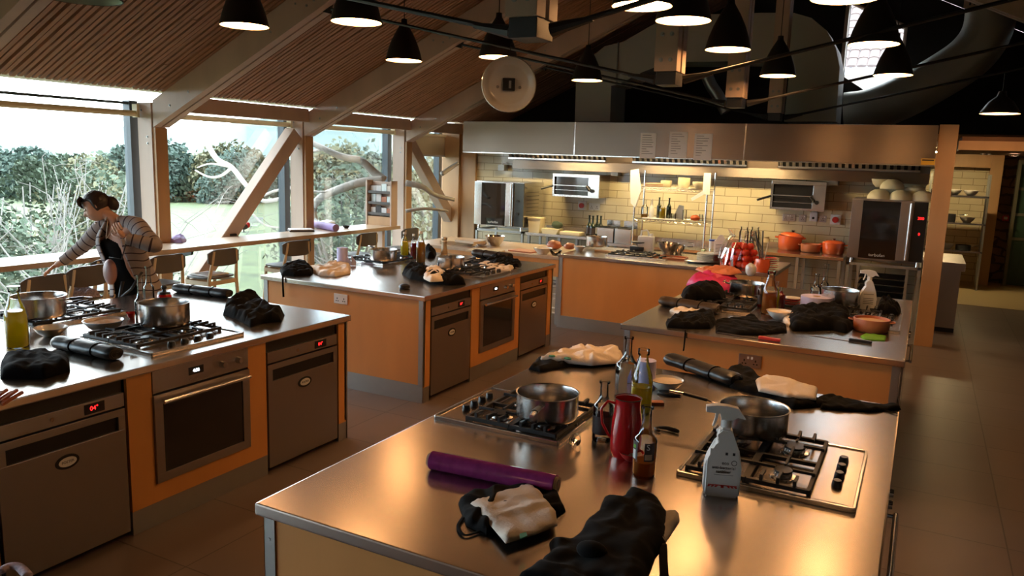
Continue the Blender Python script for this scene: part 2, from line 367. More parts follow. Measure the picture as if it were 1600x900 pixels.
# green panelled door at the far right
d = empty('door_1', (1.42, 16.75, 0)); d['kind'] = 'structure'; d['label'] = 'green panelled door at the end of the passage'
mat('door_green', (.035, .085, .05), .5); mat('door_frame_paint', (.16, .15, .10), .6)
MB().prism([(0, -.08, 0), (.05, -.08, 0), (.05, -.08, 2.2), (1.0, -.08, 2.2), (1.0, -.08, 0), (1.05, -.08, 0), (1.05, -.08, 2.27), (0, -.08, 2.27)], (0, .18, 0)).build('door_casing', M['door_frame_paint'], d)
b = MB(); b.box(.05, 1.0, 0, .05, .02, 2.2)
for k in range(7): b.box(.10 + k * .125, .2 + k * .125, -.02, 0, .08, .80)
b.build('door_leaf', M['door_green'], d)
b = MB()
for z in (.84, 1.28, 1.74): b.box(.05, 1.0, -.025, 0, z, z + .05)
b.build('door_rail', M['door_frame_paint'], d)
# paler strip laid over the far floor
struct('floor_far', MB().box(.3, 4.1, 13.8, 17.0, 0, .004), mat('pale_floor', (.42, .32, .16), .5))

# ---------------------------------------------------------------- window wall
TY = [-5.7, -3.4, -1.1, 1.2, 3.5, 5.8, 8.1, 10.4]           # truss positions
edges = TY + [11.9]
for i, (a, c) in enumerate(zip(edges, edges[1:])):
    w = MB().box(-7.756, -7.75, a + .05, c - .05, .02, 2.62 if i < 5 else 2.44).build('window_%d' % (i + 2), M['window_glass'])
    tag(w, 'tall full-height window pane, bay %s of the glazed wall' % ('alpha beta one two three four five six'.split()[i]), kind='structure')
    b = MB(); b.box(-7.80, -7.69, c - .13, c - .03, 0, 2.5); b.box(-7.80, -7.69, a, c, 0, .05); b.box(-7.78, -7.71, a, c, 2.46, 2.485)
    b.build('window_frame', M['frame_dark'], w)
    if i != 7:
        b = MB(); b.tube([(-7.58, a + .14, 2.36), (-7.58, c - .14, 2.36)], .032, 10); b.box(-7.62, -7.54, a + .12, a + .15, 2.32, 2.46); b.box(-7.62, -7.54, c - .15, c - .12, 2.32, 2.46)
        o = tag(b.build('roller_blind', M['cream'], smooth=40), 'rolled-up pale window blind in bay %s of the glazed wall' % ('alpha beta one two three four five six'.split()[i]), 'blind', 'rolled window blinds')
# lowered blind in the last bay
bl = empty('roller_blind', (-7.58, 11.2, 2.36), 0, 'cream window blind partly lowered in the bay beside the canopy', 'blind')
MB().tube([(0, -.68, 0), (0, .62, 0)], .03, 10).build('tube', M['cream'], bl, smooth=40)
MB().box(-.008, -.004, -.66, .60, -.33, 0).build('fabric', M['cream'], bl)
MB().box(-.014, 0, -.66, .60, -.36, -.33).build('bottom_bar', M['white_plastic'], bl)
# eaves beams between trusses
for i, (a, c) in enumerate(zip(edges, edges[1:])):
    if i >= 5: struct('trim_%d' % (i + 4), MB().box(-7.40, -7.26, a + .11, c - .11 if i < 7 else c - .02, 2.40, 2.57, .004), M['timber'], 'eaves beam over a window bay')
struct('wall_eaves', MB().box(-8.1, -7.22, -7.2, 13, 2.64, 2.72), M['timber'], 'eaves closing strip above the glazing')
struct('wall_left', MB().box(-7.85, -7.55, -7.2, -5.7, 0, 2.5), M['warm_wall'])
struct('wall_corner', MB().box(-7.85, -7.0, 12.1, 12.3, 0, 2.6), M['warm_wall'])
# trusses: paired rafters, post, king post, tie rods
BN = 'alpha beta one two three four five six'.split()
def bolt(c, ax, parent, r=.016):
    b = MB(); c = Vector(c); ax = Vector(ax)
    b.tube([c, c + ax * .004], r, 14); b.tube([c + ax * .004, c + ax * .012], r * .6, 6); b.build('bolt', M['galv'], parent)
WHERE = ['behind the viewpoint', 'nearest behind the first pair of lamps', 'at the upper left corner, crossing above the near lamps', 'rising from the post beside the leaning woman',
         'rising from the post behind the second window bay', 'farthest one, rising beside the leaflet rack and meeting the canopy']
for i, ty in enumerate(TY):
    if i < 3: continue
    T = empty('roof_truss', (0, ty, 0), 0, 'pale timber roof truss ' + WHERE[i - 2], 'roof truss', 'bolted timber roof trusses')
    for sgn, nm in ((-1, 'rafter'), (1, 'rafter')):
        for side in (-1, 1):
            if sgn < 0: x0, x1 = -7.36, RX - .02
            else: x0, x1 = RX + .02, 4.05
            p = [(x0, side * .012, zlow(x0)), (x1, side * .012, zlow(x1)), (x1, side * .012, zlow(x1) + .28), (x0, side * .012, zlow(x0) + .28)]
            MB().prism(p, (0, side * .085, 0)).build('rafter', M['timber'], T)
    MB().box(-7.62, -7.40, -.09, .09, 0, 2.48, .004).build('post', M['timber'], T)
    MB().box(-7.42, -7.36, -.075, .075, 0, 2.22, .004).build('post_shaded_side', M['timber_warm'], T)  # shade on the post's room side, put in as darker brown wood
    for side in (-1, 1):
        MB().box(RX - .085, RX + .085, side * .02, side * .115, 2.68, zlow(RX) + .2, .004).build('king_post', M['timber'], T)
    MB().box(RX - .075, RX + .075, -.09, .09, 2.585, 2.68, .004).build('steel_shoe', M['black_metal'], T)
    zt = 3.33
    for sx in (-1, 1):
        for oy in (0,):
            MB().tube([(RX + sx * .11, oy, 2.63), (RX + sx * 3.30, oy, zt)], .0135, 8).build('tie_rod', M['black_metal'], T)
        MB().obox((RX + sx * 3.22, 0, zt - .015), (RX + sx * 3.36, 0, zt + .02), .03, .09).build('rod_bracket', M['black_metal'], T)
        MB().tube([(RX + sx * .11, 0, 2.63), (RX + sx * .32, 0, 2.67)], [.035, .014], 8).build('rod_socket', M['black_metal'], T)
    for dx, dz in ((-.035, 2.76), (.035, 2.76), (-.035, 2.94), (.035, 2.94)):
        bolt((RX + dx, -.115, dz), (0, -1, 0), T)
    for dx in (.30, .62, 1.9, 2.25, 2.40, 2.5, 2.65):
        x = -7.36 + dx * .9; bolt((x, -.097, zlow(x) + .14 + (.05 if int(dx * 20) % 2 else -.04)), (0, -1, 0), T, .013)
    for dz in (2.05, 2.12): bolt((-7.47, -.09, dz), (0, -1, 0), T, .012)
    bolt((-7.55, -.09, 2.4), (0, -1, 0), T, .012)
# diagonal braces in the window wall
for (ya, za, yb, zb, lab, mt) in ((7.95, 2.25, 5.98, .12, 'pale diagonal timber brace crossing the second window bay behind the chairs', 'timber'),
                                  (10.55, 2.22, 11.95, .82, 'diagonal timber brace leaning down to the right beside the leaflet rack', 'timber')):
    t = empty('diagonal_brace', (-7.5, ya, 0), 0, lab, 'brace')
    MB().obox((0, 0, za), (0, yb - ya, zb), .16, .19, (0, 0, 1), .004).build('beam', M[mt], t)
struct('trim_3', MB().box(-7.62, -7.28, 11.78, 12.1, 0, 2.5, .004), M['timber_warm'], 'timber post where the glazing meets the kitchen')

# ---------------------------------------------------------------- islands
def screw(b, p, ax): b.tube([Vector(p), Vector(p) + Vector(ax) * .002], .006, 8)
def make_fridge():
    t = empty('undercounter_fridge', (0, 0, 0), 0, 'x', 'fridge')
    w = .325
    MB().box(-.58, -.03, -w + .01, w - .01, .03, .855).build('cabinet', M['black_plastic'], t)
    d = MB().box(-.03, 0, -w + .012, w - .012, .035, .595, .003).box(-.03, 0, -w + .012, -w + .05, .595, .668).box(-.03, 0, w - .05, w - .012, .595, .668).box(-.03, 0, -w + .012, w - .012, .668, .705, .002).build('door', M['steel_front'], t)
    MB().box(-.029, -.012, -w + .05, w - .05, .595, .668).build('handle_recess', M['black_plastic'], d)
    c = MB().box(-.03, -.002, -w + .012, w - .012, .715, .785, .002).build('control_panel', M['steel_front'], t)
    dp = MB().box(-.004, .0005, .10, .205, .725, .775).build('display', M['black_plastic'], c)
    text('04\u00b0', .032, M['led_red'], c, (.0012, .15, .75), (PI / 2, 0, PI / 2), 'digits')
    MB().tube([(-.003, -.06, .75), (.003, -.06, .75)], .009, 14).build('lock', M['steel_bright'], c)
    MB().box(-.028, -.02, -w + .012, w - .012, .785, .855).build('vent', M['black_plastic'], t)
    bd = MB().lathe([(.0, .004), (.058, .004), (.06, .0)], 32, cap0=False, cap1=False, sy=.6).build('badge', M['black_plastic'], t)
    bd.rotation_euler = (PI / 2, 0, PI / 2); bd.location = (0, 0, .525)
    b2 = MB().lathe([(.0, .0055), (.044, .0055), (.045, .003)], 32, cap0=False, cap1=False, sy=.52).build('badge_plate', M['white_plastic'], bd)
    text('FOSTER', .018, M['ink'], bd, (0, 0, .006), (0, 0, 0), 'lettering')
    return t
def make_oven():
    t = empty('built_in_oven', (0, 0, 0), 0, 'x', 'oven'); w = .328
    MB().box(-.55, -.02, -w + .01, w - .01, .245, .85).build('carcass', M['black_plastic'], t)
    p = MB().box(-.02, .004, -w, w, .735, .858, .002).build('control_panel', M['steel_front'], t)
    MB().box(0, .0055, -.10, .0, .782, .825).build('display', M['black_plastic'], p)
    text('4:36', .026, M['led_white'], p, (.0062, -.05, .803), (PI / 2, 0, PI / 2), 'digits')
    for y in (.13, .25): MB().tube([(.004, y, .795), (.012, y, .795), (.034, y, .795)], [.021, .019, .016], 18).build('knob', M['steel_bright'], p, smooth=40)
    for y in (-.09, -.05): MB().tube([(.004, y, .757), (.008, y, .757)], .006, 10).build('button', M['steel_bright'], p)
    d = MB(); d.box(-.02, .012, -w, w, .236, .285, .002); d.box(-.02, .012, -w, w, .68, .725, .002); d.box(-.02, .012, -w, -w + .052, .285, .68); d.box(-.02, .012, w - .052, w, .285, .68)
    d = d.build('door', M['steel_front'], t)
    MB().box(-.015, .006, -w + .052, w - .052, .285, .68).build('door_glass', M['oven_glass'], d)
    h = MB(); h.tube([(.05, -w + .03, .69), (.05, w - .03, .69)], .011, 12)
    for y in (-w + .05, w - .05): h.tube([(.01, y, .69), (.05, y, .69)], .008, 8)
    h.build('handle', M['steel_bright'], d, smooth=40)
    return t
FR = make_fridge(); OV = make_oven(); used = {'f': 0, 'o': 0}
def place(k, x, y, lab, s=1.0):
    src = FR if k == 'f' else OV; g = 'undercounter fridges in the islands' if k == 'f' else 'ovens built into the islands'
    if not used[k]: o = src; o.location = (x, y, 0); o['label'] = lab; o['group'] = g; used[k] = 1
    else: o = dup(src, (x, y, 0), 0, lab, g)
    o.scale = (1, s, 1); return o
def island(x0, x1, y0, y1, where, seq, side=1):
    """body of panels; appliance side at x1; seq = list of (y0,y1) openings (kind)"""
    t = empty('kitchen_island', ((x0 + x1) / 2, y0, 0), 0, 'birch ply kitchen island ' + where, 'kitchen island', 'birch ply kitchen islands')
    hw = (x1 - x0) / 2 - .022; L = y1 - y0
    P = lambda nm, m, *a, bev=0: MB().box(*a, bev).build(nm, M[m], t)
    P('end_panel', 'ply', -hw + .004, hw - .004, .022, .04, .15, .858); P('end_panel', 'ply', -hw + .004, hw - .004, L - .04, L - .022, .15, .858)
    P('side_panel', 'ply', -hw, -hw + .018, .04, L - .04, .15, .858)
    for yy, ny in ((.016, -1), (L - .022, 1)):
        b = MB(); b.box(-hw, hw, yy, yy + .006, 0, .15)
        for sx in (-hw + .12, 0, hw - .12): screw(b, (sx, yy if ny < 0 else yy + .006, .08), (0, ny, 0))
        b.build('kickboard', M['galv'], t)
    for sx in (-1, 1):
        for yy in (.016, L - .018):
            b = MB(); xx = sx * hw; b.box(xx - sx * .045, xx, yy, yy + .002, .14, .86); b.box(xx - sx * .002, xx, min(yy, yy), yy + .03 if yy < 1 else yy - .03, .14, .86)
            for zz in (.25, .5, .78): screw(b, (xx - sx * .022, yy, zz), (0, -1, 0))
            b.build('corner_trim', M['galv'], t)
    prev = .03
    for (a, c, k) in seq + [(L - .03, L - .03, None)]:
        if a - prev > .01:
            P('stile', 'ply', hw - .02, hw, prev, a, .13, .858)
            P('kickboard', 'galv', hw - .02, hw - .002, prev, a, 0, .13)
        if k == 'o':
            P('rail', 'ply', hw - .02, hw, a, c, .13, .232); P('kickboard', 'galv', hw - .02, hw - .002, a, c, 0, .13)
        prev = c
    P('core', 'black_plastic', hw - .66, hw - .62, .05, L - .05, .02, .85)
    w = MB().box(x0, x1, y0, y1, .86, .90, .006).build('worktop', M['steel_top']); w['kind'] = 'thing'
    tag(w, 'stainless steel worktop ' + where, 'worktop', 'stainless island worktops')
    return t
SQ = [(.105, .765, 'f'), (.91, 1.57, 'o'), (1.715, 2.39, 'f')]
island(-3.46 - 1.79, -3.46 + .0, 1.71, 4.21, 'at the near left', SQ)
island(-3.46 - 1.79, -3.46, 5.12, 7.64, 'second on the left, with a white double socket', [(.12, .78, 'f'), (.92, 1.60, 'o'), (1.72, 2.38, 'f')])
island(-1.80, 0, 1.71, 4.08, 'nearest, in the centre foreground', SQ[:2] + [(1.66, 2.3, 'f')])
island(-1.79, 0, 5.09, 7.6, 'farther right, littered with dark aprons', [(.12, .78, 'f'), (.92, 1.60, 'o'), (1.72, 2.38, 'f')])
xs = -3.46 - .022 + .002
place('f', xs, 2.145, 'steel undercounter fridge nearest the lower left corner of the photo, display reading 04')
place('o', xs, 2.95, 'built-in oven with lit clock, in the left near island between its two fridges')
place('f', xs, 3.762, 'steel undercounter fridge at the right-hand end of the left near island', 1.03)
place('f', xs, 5.57, 'steel undercounter fridge in the second left island, beside its corner nearest the camera')
place('o', xs, 6.38, 'built-in oven of the second left island', 1.03)
place('f', xs, 7.17, 'small-looking steel undercounter fridge at the far end of the second left island', 1.0)
place('f', -.02, 2.145, 'undercounter fridge on the aisle side of the central near island, closest to the camera')
place('o', -.02, 2.95, 'oven seen edge-on with black handle under the worktop edge of the central near island')
place('f', -.02, 5.54, 'undercounter fridge seen edge-on at the near aisle corner of the right far island')
place('o', -.02, 6.35, 'oven seen edge-on in the aisle side of the right far island')
place('f', -.02, 3.69, 'undercounter fridge at the far aisle corner of the central near island', .95)
place('f', -.02, 7.14, 'undercounter fridge at the far aisle corner of the right far island')
# sockets
def socket(p, rz, lab, n=2, m='white_plastic', group='double wall sockets', s=1.0):
    t = empty('power_socket', p, rz, lab, 'socket', group); W2 = .073 if n == 2 else .043
    MB().box(-W2, W2, -.008, 0, -.043, .043, .004).build('plate', M[m], t)
    for k in ([-1, 1] if n == 2 else [0]):
        x = k * .036
        b = MB(); b.box(x - .004, x + .004, -.0095, -.008, -.004, .010); b.box(x - .015, x - .005, -.0095, -.008, -.022, -.014); b.box(x + .005, x + .015, -.0095, -.008, -.022, -.014)
        b.build('pin_holes', M['black_plastic'], t)
        MB().box(x * .35 - .006 + (0 if n == 2 else .02), x * .35 + .006 + (0 if n == 2 else .02), -.012, -.008, .014, .030, .001).build('switch', M['white_plastic'], t)
    if s != 1: t.scale = (s,) * 3
    return t
p = atY(533, 467, 5.142); socket(p, 0, 'white double socket on the end of the second left island')
p = atY(1172, 564, 5.112); socket(p, 0, 'brushed metal double socket on the end of the right far island', m='steel_front')
# ---------------------------------------------------------------- hobs
def make_hob(nm='gas_hob'):
    """.58 x .50, knobs along +x end"""
    t = empty(nm, (0, 0, 0), 0, 'x', 'hob'); w, d = .29, .25
    b = MB(); b.box(-w, w, -d, d, .0, .012, .005); b.box(-w + .02, w - .02, -d + .02, d - .02, .012, .013); b.build('hob_plate', M['steel_top'], t)
    b = MB()
    for sy in (-1, 1): b.box(-w, w, sy * d - .006, sy * d + .006, 0, .018, .003)
    for sx in (-1, 1): b.box(sx * w - .006, sx * w + .006, -d, d, 0, .018, .003)
    b.build('rim', M['steel_bright'], t)
    for sx in (-.165, .045):
        for sy in (-.115, .115):
            r = .038 if sx * sy > 0 else .030
            bu = MB().lathe([(r + .018, .013), (r + .016, .018), (r + .002, .020), (r, .032)], 24, (sx, sy, 0), cap0=False).build('burner', M['steel_bright'], t, smooth=40)
            MB().lathe([(r - .002, .032), (r + .002, .034), (r, .040), (0, .041)], 24, (sx, sy, 0), cap0=False).build('burner_cap', M['black_plastic'], bu, smooth=40)
    for sx, x0, x1 in ((-1, -.27, -.062), (1, -.058, .150)):
        b = MB(); xc = (x0 + x1) / 2
        for y in (-.225, 0, .225): b.box(x0, x1, y - .007, y + .007, .020, .036, .002)
        for x in (x0 + .004, x1 - .004): b.box(x - .007, x + .007, -.225, .225, .020, .036, .002)
        for y0 in (-.115, .115):
            for ang in range(4):
                a = ang * PI / 2; dx, dy = math.cos(a), math.sin(a); e = .100
                b.obox((xc + dx * e, y0 + dy * (e + .008), .030), (xc + dx * e, y0 + dy * (e + .008), .046), .010, .010, (0, 1, 0))
                b.obox((xc + dx * (e + .004), y0 + dy * (e + .01), .043), (xc + dx * .030, y0 + dy * .030, .043), .008, .010)
        for yy in (-.225, .225):
            for xx in (xc - .055, xc, xc + .055):
                b.obox((xx, yy, .028), (xx, yy, .056), .011, .011, (0, 1, 0)); b.obox((xx, yy * 1.02, .052), (xx, yy * .76, .048), .010, .011)
        for x in (x0 + .004, x1 - .004):
            for y in (-.22, -.01, .01, .22): b.box(x - .006, x + .006, y - .006, y + .006, .012, .022)
        b.build('pan_support', M['cast_iron'], t)
    for k in range(4):
        y = -.105 + k * .07
        MB().lathe([(.019, .013), (.017, .026), (.015, .034), (.013, .036), (0, .036)], 18, (.222, y, 0), cap0=False).build('knob', M['black_plastic'], t, smooth=40)
    return t
HB = make_hob(); first = [True]
def hob(x, y, lab, rz=0, s=(1, 1, 1)):
    if first[0]: o = HB; first[0] = False; o['label'] = lab; o['group'] = 'four-burner gas hobs'; o.location = (x, y, .90); o.rotation_euler.z = rz
    else: o = dup(HB, (x, y, .90), rz, lab, 'four-burner gas hobs')
    o.scale = s; return o
hob(-1.475, 2.955, 'gas hob on the central near island, under the left saucepan, knobs at its left end', PI)
hob(-.395, 2.98, 'gas hob on the central near island, behind the sanitiser spray, knobs at its right end', 0, (1.02, 1.22, 1))
hob(-3.925, 3.04, 'gas hob on the left near island, directly above the built-in oven', 0, (1.12, 1.28, 1))
hob(-5.0, 3.04, 'gas hob at the window side of the left near island, cut by the photo edge', PI, (1.08, 1.28, 1))
hob(-5.08, 6.68, 'gas hob at the window side of the second left island, beside the oil bottles', PI, (1.08, 1.5, 1))
hob(-3.88, 6.62, 'gas hob on the aisle side of the second left island, with a towel behind it', 0, (1.08, 1.6, 1))
hob(-1.38, 6.40, 'gas hob on the right far island, under the pile of black clothing', PI, (1.02, 1.5, 1))
hob(-.36, 6.36, 'gas hob at the aisle side of the right far island, behind the terracotta casserole', 0, (1.04, 1.6, 1))
# ---------------------------------------------------------------- pans
def pan(p, r, h, ang, lab, hl=.17, group='stainless saucepans', hot='steel_pan', z=None, water=None):
    t = empty('saucepan', p, 0, lab, 'saucepan', group)
    b = MB(); b.lathe([(0, 0), (r * .94, 0), (r * .985, .008), (r, .02), (r, h - .004), (r * 1.03, h), (r * 1.03, h + .002), (r * .985, h + .001), (r * .97, h - .004), (r * .97, .012), (r * .9, .006), (0, .006)], 40, cap0=False, cap1=False)
    b.build('pan_body', M[hot], t, smooth=35)
    a = Vector((math.cos(ang), math.sin(ang), 0)); zh = h - .022
    if hl:
        b = MB(); b.obox(a * (r - .002) + Vector((0, 0, zh)), a * (r + .035) + Vector((0, 0, zh + .006)), .030, .010, bev=.003)
        b.tube([a * (r + .02) + Vector((0, 0, zh + .004)), a * (r + .06) + Vector((0, 0, zh + .013)), a * (r + hl * .7) + Vector((0, 0, zh + .022)), a * (r + hl) + Vector((0, 0, zh + .024))], [.009, .010, .013, .009], 12, flat=.55)
        h2 = b.build('handle', M['steel_bright'], t, smooth=40)
        sd = Vector((-a.y, a.x, 0))
        if hl > .15: MB().tube([a * (r + .055) + Vector((0, 0, zh + .012)), a * (r + hl * .72) + Vector((0, 0, zh + .0225))], [.0125, .0145], 12, flat=.62).build('grip', M['black_plastic'], h2, smooth=40)
        for s in (-1, 1): MB().tube([a * (r + .0) + sd * (s * .010) + Vector((0, 0, zh)), a * (r + .004) + sd * (s * .010) + Vector((0, 0, zh))], .004, 8).build('rivet', M['steel_bright'], h2)
    return t
def pan_px(u, vb, vt, w, ang, lab, hl=.17, z=.947, **k):
    p, r, h = stand(u, vb, vt, w, z); return pan(p, r, h * .97, ang, lab, hl, **k)
pan_px(854, 663, 612, 100, -PI * .42, 'large saucepan on the left hob of the central near island, handle towards the camera', .20)
pan_px(1174, 686, 634, 108, PI * .99, 'large saucepan on the right hob of the central near island, behind the sanitiser spray', .22)
pan_px(258, 511, 471, 76, PI * .5, 'saucepan without visible handle on the hob above the left near oven', 0)
pan_px(62, 499, 461, 78, .42, 'saucepan on the window-side hob of the left near island, long handle pointing right', .20)
pan_px(599, 408, 389, 43, PI * .87, 'saucepan beside the oil bottles on the second left island, handle pointing left', .17)
pan_px(704, 421, 401, 43, .28, 'saucepan on the aisle-side hob of the second left island, pepper mill standing behind it', .17)
pan_px(1166, 464, 441, 54, PI * 1.02, 'saucepan beside the black clothing pile on the right far island', .05)
pan_px(1311, 480, 452, 57, PI * .5, 'saucepan behind the roll of blue paper on the right far island', 0)
pan_px(932, 386, 369, 33, -.9, 'saucepan on the back counter hob in front of the deep fryers', .16)
# ---------------------------------------------------------------- bottles and small ware
def bottle(p, r, h, lab, kind='plain', liquid=None, level=.6, labelm=None, glass='glass', group=None, name='glass_bottle', neck=.30, capm=None, nr=.30):
    t = empty(name, p, 0, lab, 'bottle', group); sh = h * (1 - neck)
    prof = [(0, .002), (r * .9, 0), (r, .006), (r, sh * .86), (r * .92, sh * .93), (r * .62, sh * 1.0), (r * nr * 1.1, sh + (h - sh) * .28), (r * nr, sh + (h - sh) * .5), (r * nr, h * .965), (r * nr * 1.35, h * .97), (r * nr * 1.35, h), (r * nr * .8, h)]
    if kind == 'sloped':
        prof = [(0, .002), (r * .9, 0), (r, .006), (r, h * .5), (r * .9, h * .6), (r * .62, h * .73), (r * nr * 1.15, h * .84), (r * nr, h * .9), (r * nr * 1.3, h * .92), (r * nr * 1.3, h), (r * nr * .8, h)]
    MB().lathe(prof, 24, cap0=False, cap1=False).build('bottle_body', M[glass], t, smooth=50)
    if liquid:
        L = h * level; ri = r * .93
        pr = [(0, .008), (ri * .9, .006), (ri, .012)]
        for (a, z) in prof[3:]:
            if z < L: pr.append((a * .93, z))
        def rad(z):
            for (a0, z0), (a1, z1) in zip(prof[2:], prof[3:]):
                if z0 <= z <= z1 and z1 > z0: return (a0 + (a1 - a0) * (z - z0) / (z1 - z0)) * .93
            return r * .93
        pr += [(rad(L), L), (0, L)]
        MB().lathe(pr, 20, cap0=False, cap1=False).build('contents', M[liquid], t, smooth=50)
    if labelm: MB().lathe([(r * 1.012, h * .14), (r * 1.012, h * .44)], 24, cap0=False, cap1=False).build('label', M[labelm], t, smooth=50)
    if capm: MB().lathe([(r * nr * 1.4, h * .93), (r * nr * 1.4, h * 1.01), (0, h * 1.01)], 16, cap0=True).build('cap', M[capm], t, smooth=40)
    return t
def bot(u, vb, vt, w, lab, z=.9, **k):
    p, r, h = stand(u, vb, vt, w, z); return bottle(p, r, h, lab, **k)
bot(940, 692, 596, 32, 'small clear bottle with a dark label, left of the red enamel jug', labelm='label_dark', neck=.34, nr=.4)
bot(977, 632, 527, 37, 'tall empty clear bottle standing behind the red enamel jug', neck=.36)
bot(1000, 648, 546, 34, 'swing-top bottle half full of yellow oil, right of the tall empty bottle', kind='sloped', liquid='oil', level=.42, nr=.42)
bot(1005, 748, 635, 37, 'small bottle of amber vinegar with black label, in front of the red jug', liquid='cider', level=.22, neck=.40, nr=.40)
bot(28, 545, 447, 33, 'swing-top bottle of yellow oil at the left edge of the left near island', kind='sloped', liquid='oil', level=.60, nr=.42)
bot(222, 510, 430, 19, 'slim clear bottle standing left of the saucepan on the left near island', neck=.45, nr=.42)
bot(234, 488, 416, 16, 'second slim clear bottle, just behind the first one on the left near island', neck=.40, nr=.42)
bot(632, 405, 363, 13, 'tall bottle of bright yellow oil, left of the three beside the hob', kind='sloped', liquid='oil', level=.66, neck=.3, capm='white_plastic')
bot(646, 407, 366, 10, 'thin bottle of dark red vinegar between two oil bottles', kind='sloped', liquid='vinegar', level=.66, capm='white_plastic')
bot(657, 411, 362, 15, 'tall bottle of amber oil, right of the three beside the hob', kind='sloped', liquid='amber', level=.66, capm='white_plastic')
bot(1200, 492, 423, 23, 'square-shouldered bottle of orange vinegar on the right far island', kind='sloped', liquid='cider', level=.52, nr=.42)
bot(1187, 482, 434, 9, 'very thin dark-labelled bottle left of the orange vinegar', labelm='label_dark', liquid='vinegar', level=.4)
bot(1211, 484, 440, 10, 'slim bottle of yellow oil right behind the orange vinegar', kind='sloped', liquid='oil', level=.7)
bot(1286, 470, 412, 12, 'tall thin clear bottle behind the saucepan on the right far island', neck=.5, nr=.5)
bot(1273, 472, 428, 16, 'shorter clear bottle left of the tall thin one on the right far island', neck=.45, nr=.4)
bot(1218, 482, 449, 15, 'dark red bottle beside the orange vinegar', liquid='vinegar', level=.8)
# labels on the front vinegar bottle
p, r, h = stand(1005, 748, 635, 37)
vb = [o for o in bpy.data.objects if o.get('label', '').startswith('small bottle of amber vinegar')][0]
def arc(r, z0, z1, a0, a1, m, par, name='label', n=10):
    b = MB(); pts = [(math.cos(a0 + (a1 - a0) * k / n) * r, math.sin(a0 + (a1 - a0) * k / n) * r) for k in range(n + 1)]
    for (x0, y0), (x1, y1) in zip(pts, pts[1:]): b.quad((x0, y0, z0), (x1, y1, z0), (x1, y1, z1), (x0, y0, z1))
    return b.build(name, M[m], par, smooth=True)
arc(r * 1.01, h * .26, h * .52, -PI * .95, -PI * .62, 'label_dark', vb); arc(r * 1.01, h * .26, h * .52, -PI * .42, -PI * .12, 'label_dark', vb)
arc(r * 1.02, h * .27, h * .40, -PI * .80, -PI * .68, 'label_white', vb); arc(r * 1.02, h * .42, h * .47, -PI * .80, -PI * .68, 'green', vb); arc(r * 1.02, h * .28, h * .36, -PI * .40, -PI * .2, 'card', vb)
text('S', .03, M['label_white'], vb, (r * 1.03 * math.cos(-PI * .32), r * 1.03 * math.sin(-PI * .32), h * .46), (PI / 2, 0, PI / 2 - PI * .32))
# red enamel jug
p, r, h = stand(976, 718, 622, 50)
t = empty('enamel_jug', p, 0, 'red enamel jug with a looped handle on the central near island', 'jug')
b = MB(); b.lathe([(0, 0), (r * .86, 0), (r * .98, .02), (r, h * .3), (r * .93, h * .62), (r * .80, h * .86), (r * .80, h * .93), (r * .86, h), (r * .83, h), (r * .77, h * .92), (r * .77, h * .5), (0, h * .5)], 36, cap0=False, cap1=False)
b.build('jug_body', M['red_enamel'], t, smooth=50)
MB().lathe([(r * .87, h - .002), (r * .88, h + .001), (r * .82, h + .001)], 36, cap0=False, cap1=False).build('rim', M['black_plastic'], t)
MB().lathe([(r * .82, h * .99), (r * .79, h * .93), (r * .765, h * .85)], 36, cap0=False, cap1=False).build('lining', M['white_enamel'], t)
a = -right * 1; a = Vector((a.x, a.y, 0)).normalized()
MB().tube([a * r * .78 + Vector((0, 0, h * .90)), a * r * 1.25 + Vector((0, 0, h * .93)), a * r * 1.65 + Vector((0, 0, h * .80)), a * r * 1.55 + Vector((0, 0, h * .55)), a * r * 1.15 + Vector((0, 0, h * .36)), a * r * .97 + Vector((0, 0, h * .30))], .0055, 10).build('handle', M['red_enamel'], t, smooth=True)
def bowl(p, r, h, m, lab, fill=None, name='bowl', cat='bowl', group=None, rim=None, fh=.75):
    t = empty(name, p, 0, lab, cat, group)
    MB().lathe([(0, 0), (r * .45, 0), (r * .5, h * .08), (r * .78, h * .45), (r * .95, h * .85), (r, h), (r * .96, h), (r * .9, h * .84), (r * .72, h * .45), (r * .4, h * .14), (0, h * .12)], 32, cap0=False, cap1=False).build('bowl_body', M[m], t, smooth=50)
    if rim: MB().lathe([(r * 1.0, h * .97), (r * 1.02, h), (r * .96, h * 1.01)], 32, cap0=False, cap1=False).build('rim', M[rim], t)
    if fill:
        b = MB(); rr = r * .88; b.lathe([(rr, h * .78), (rr * .7, h * (fh + .1)), (rr * .4, h * fh), (rr * .2, h * (fh + .16)), (0, h * (fh + .1))], 24, cap0=False)
        for v in b.bm.verts: v.co.z += noise.noise(v.co * 60) * h * .12
        b.build('contents', M[fill], t, smooth=True)
    return t
def bw(u, vb, vt, w, m, lab, z=.9, **k):
    p, r, h = stand(u, vb, vt, w, z); h = max(h, r * .62) if m != 'black_plastic' else h; f = Vector((p.x, p.y, 0)).normalized(); return bowl(p - f * r * .35, r, h * .95, m, lab, **k)
bw(1040, 612, 592, 56, 'white_enamel', 'white enamel bowl of flour on the central near island', fill='flour', rim='black_plastic')
bw(163, 520, 500, 60, 'white_enamel', 'white bowl holding a tan sponge, left of the hob on the left near island', fill='card', rim='black_plastic')
bw(80, 527, 514, 48, 'white_enamel', 'small empty enamel dish behind the rolled black knife case')
bw(1217, 500, 484, 40, 'white_enamel', 'white bowl beside the orange vinegar on the right far island', rim='card', fill='flour')
bw(986, 722, 703, 40, 'red', 'tiny red ramekin of salt at the foot of the red jug', fill='flour', name='ramekin')
bw(206, 498, 487, 16, 'vinegar', 'tiny dark red ramekin left of the slim clear bottle', name='ramekin')
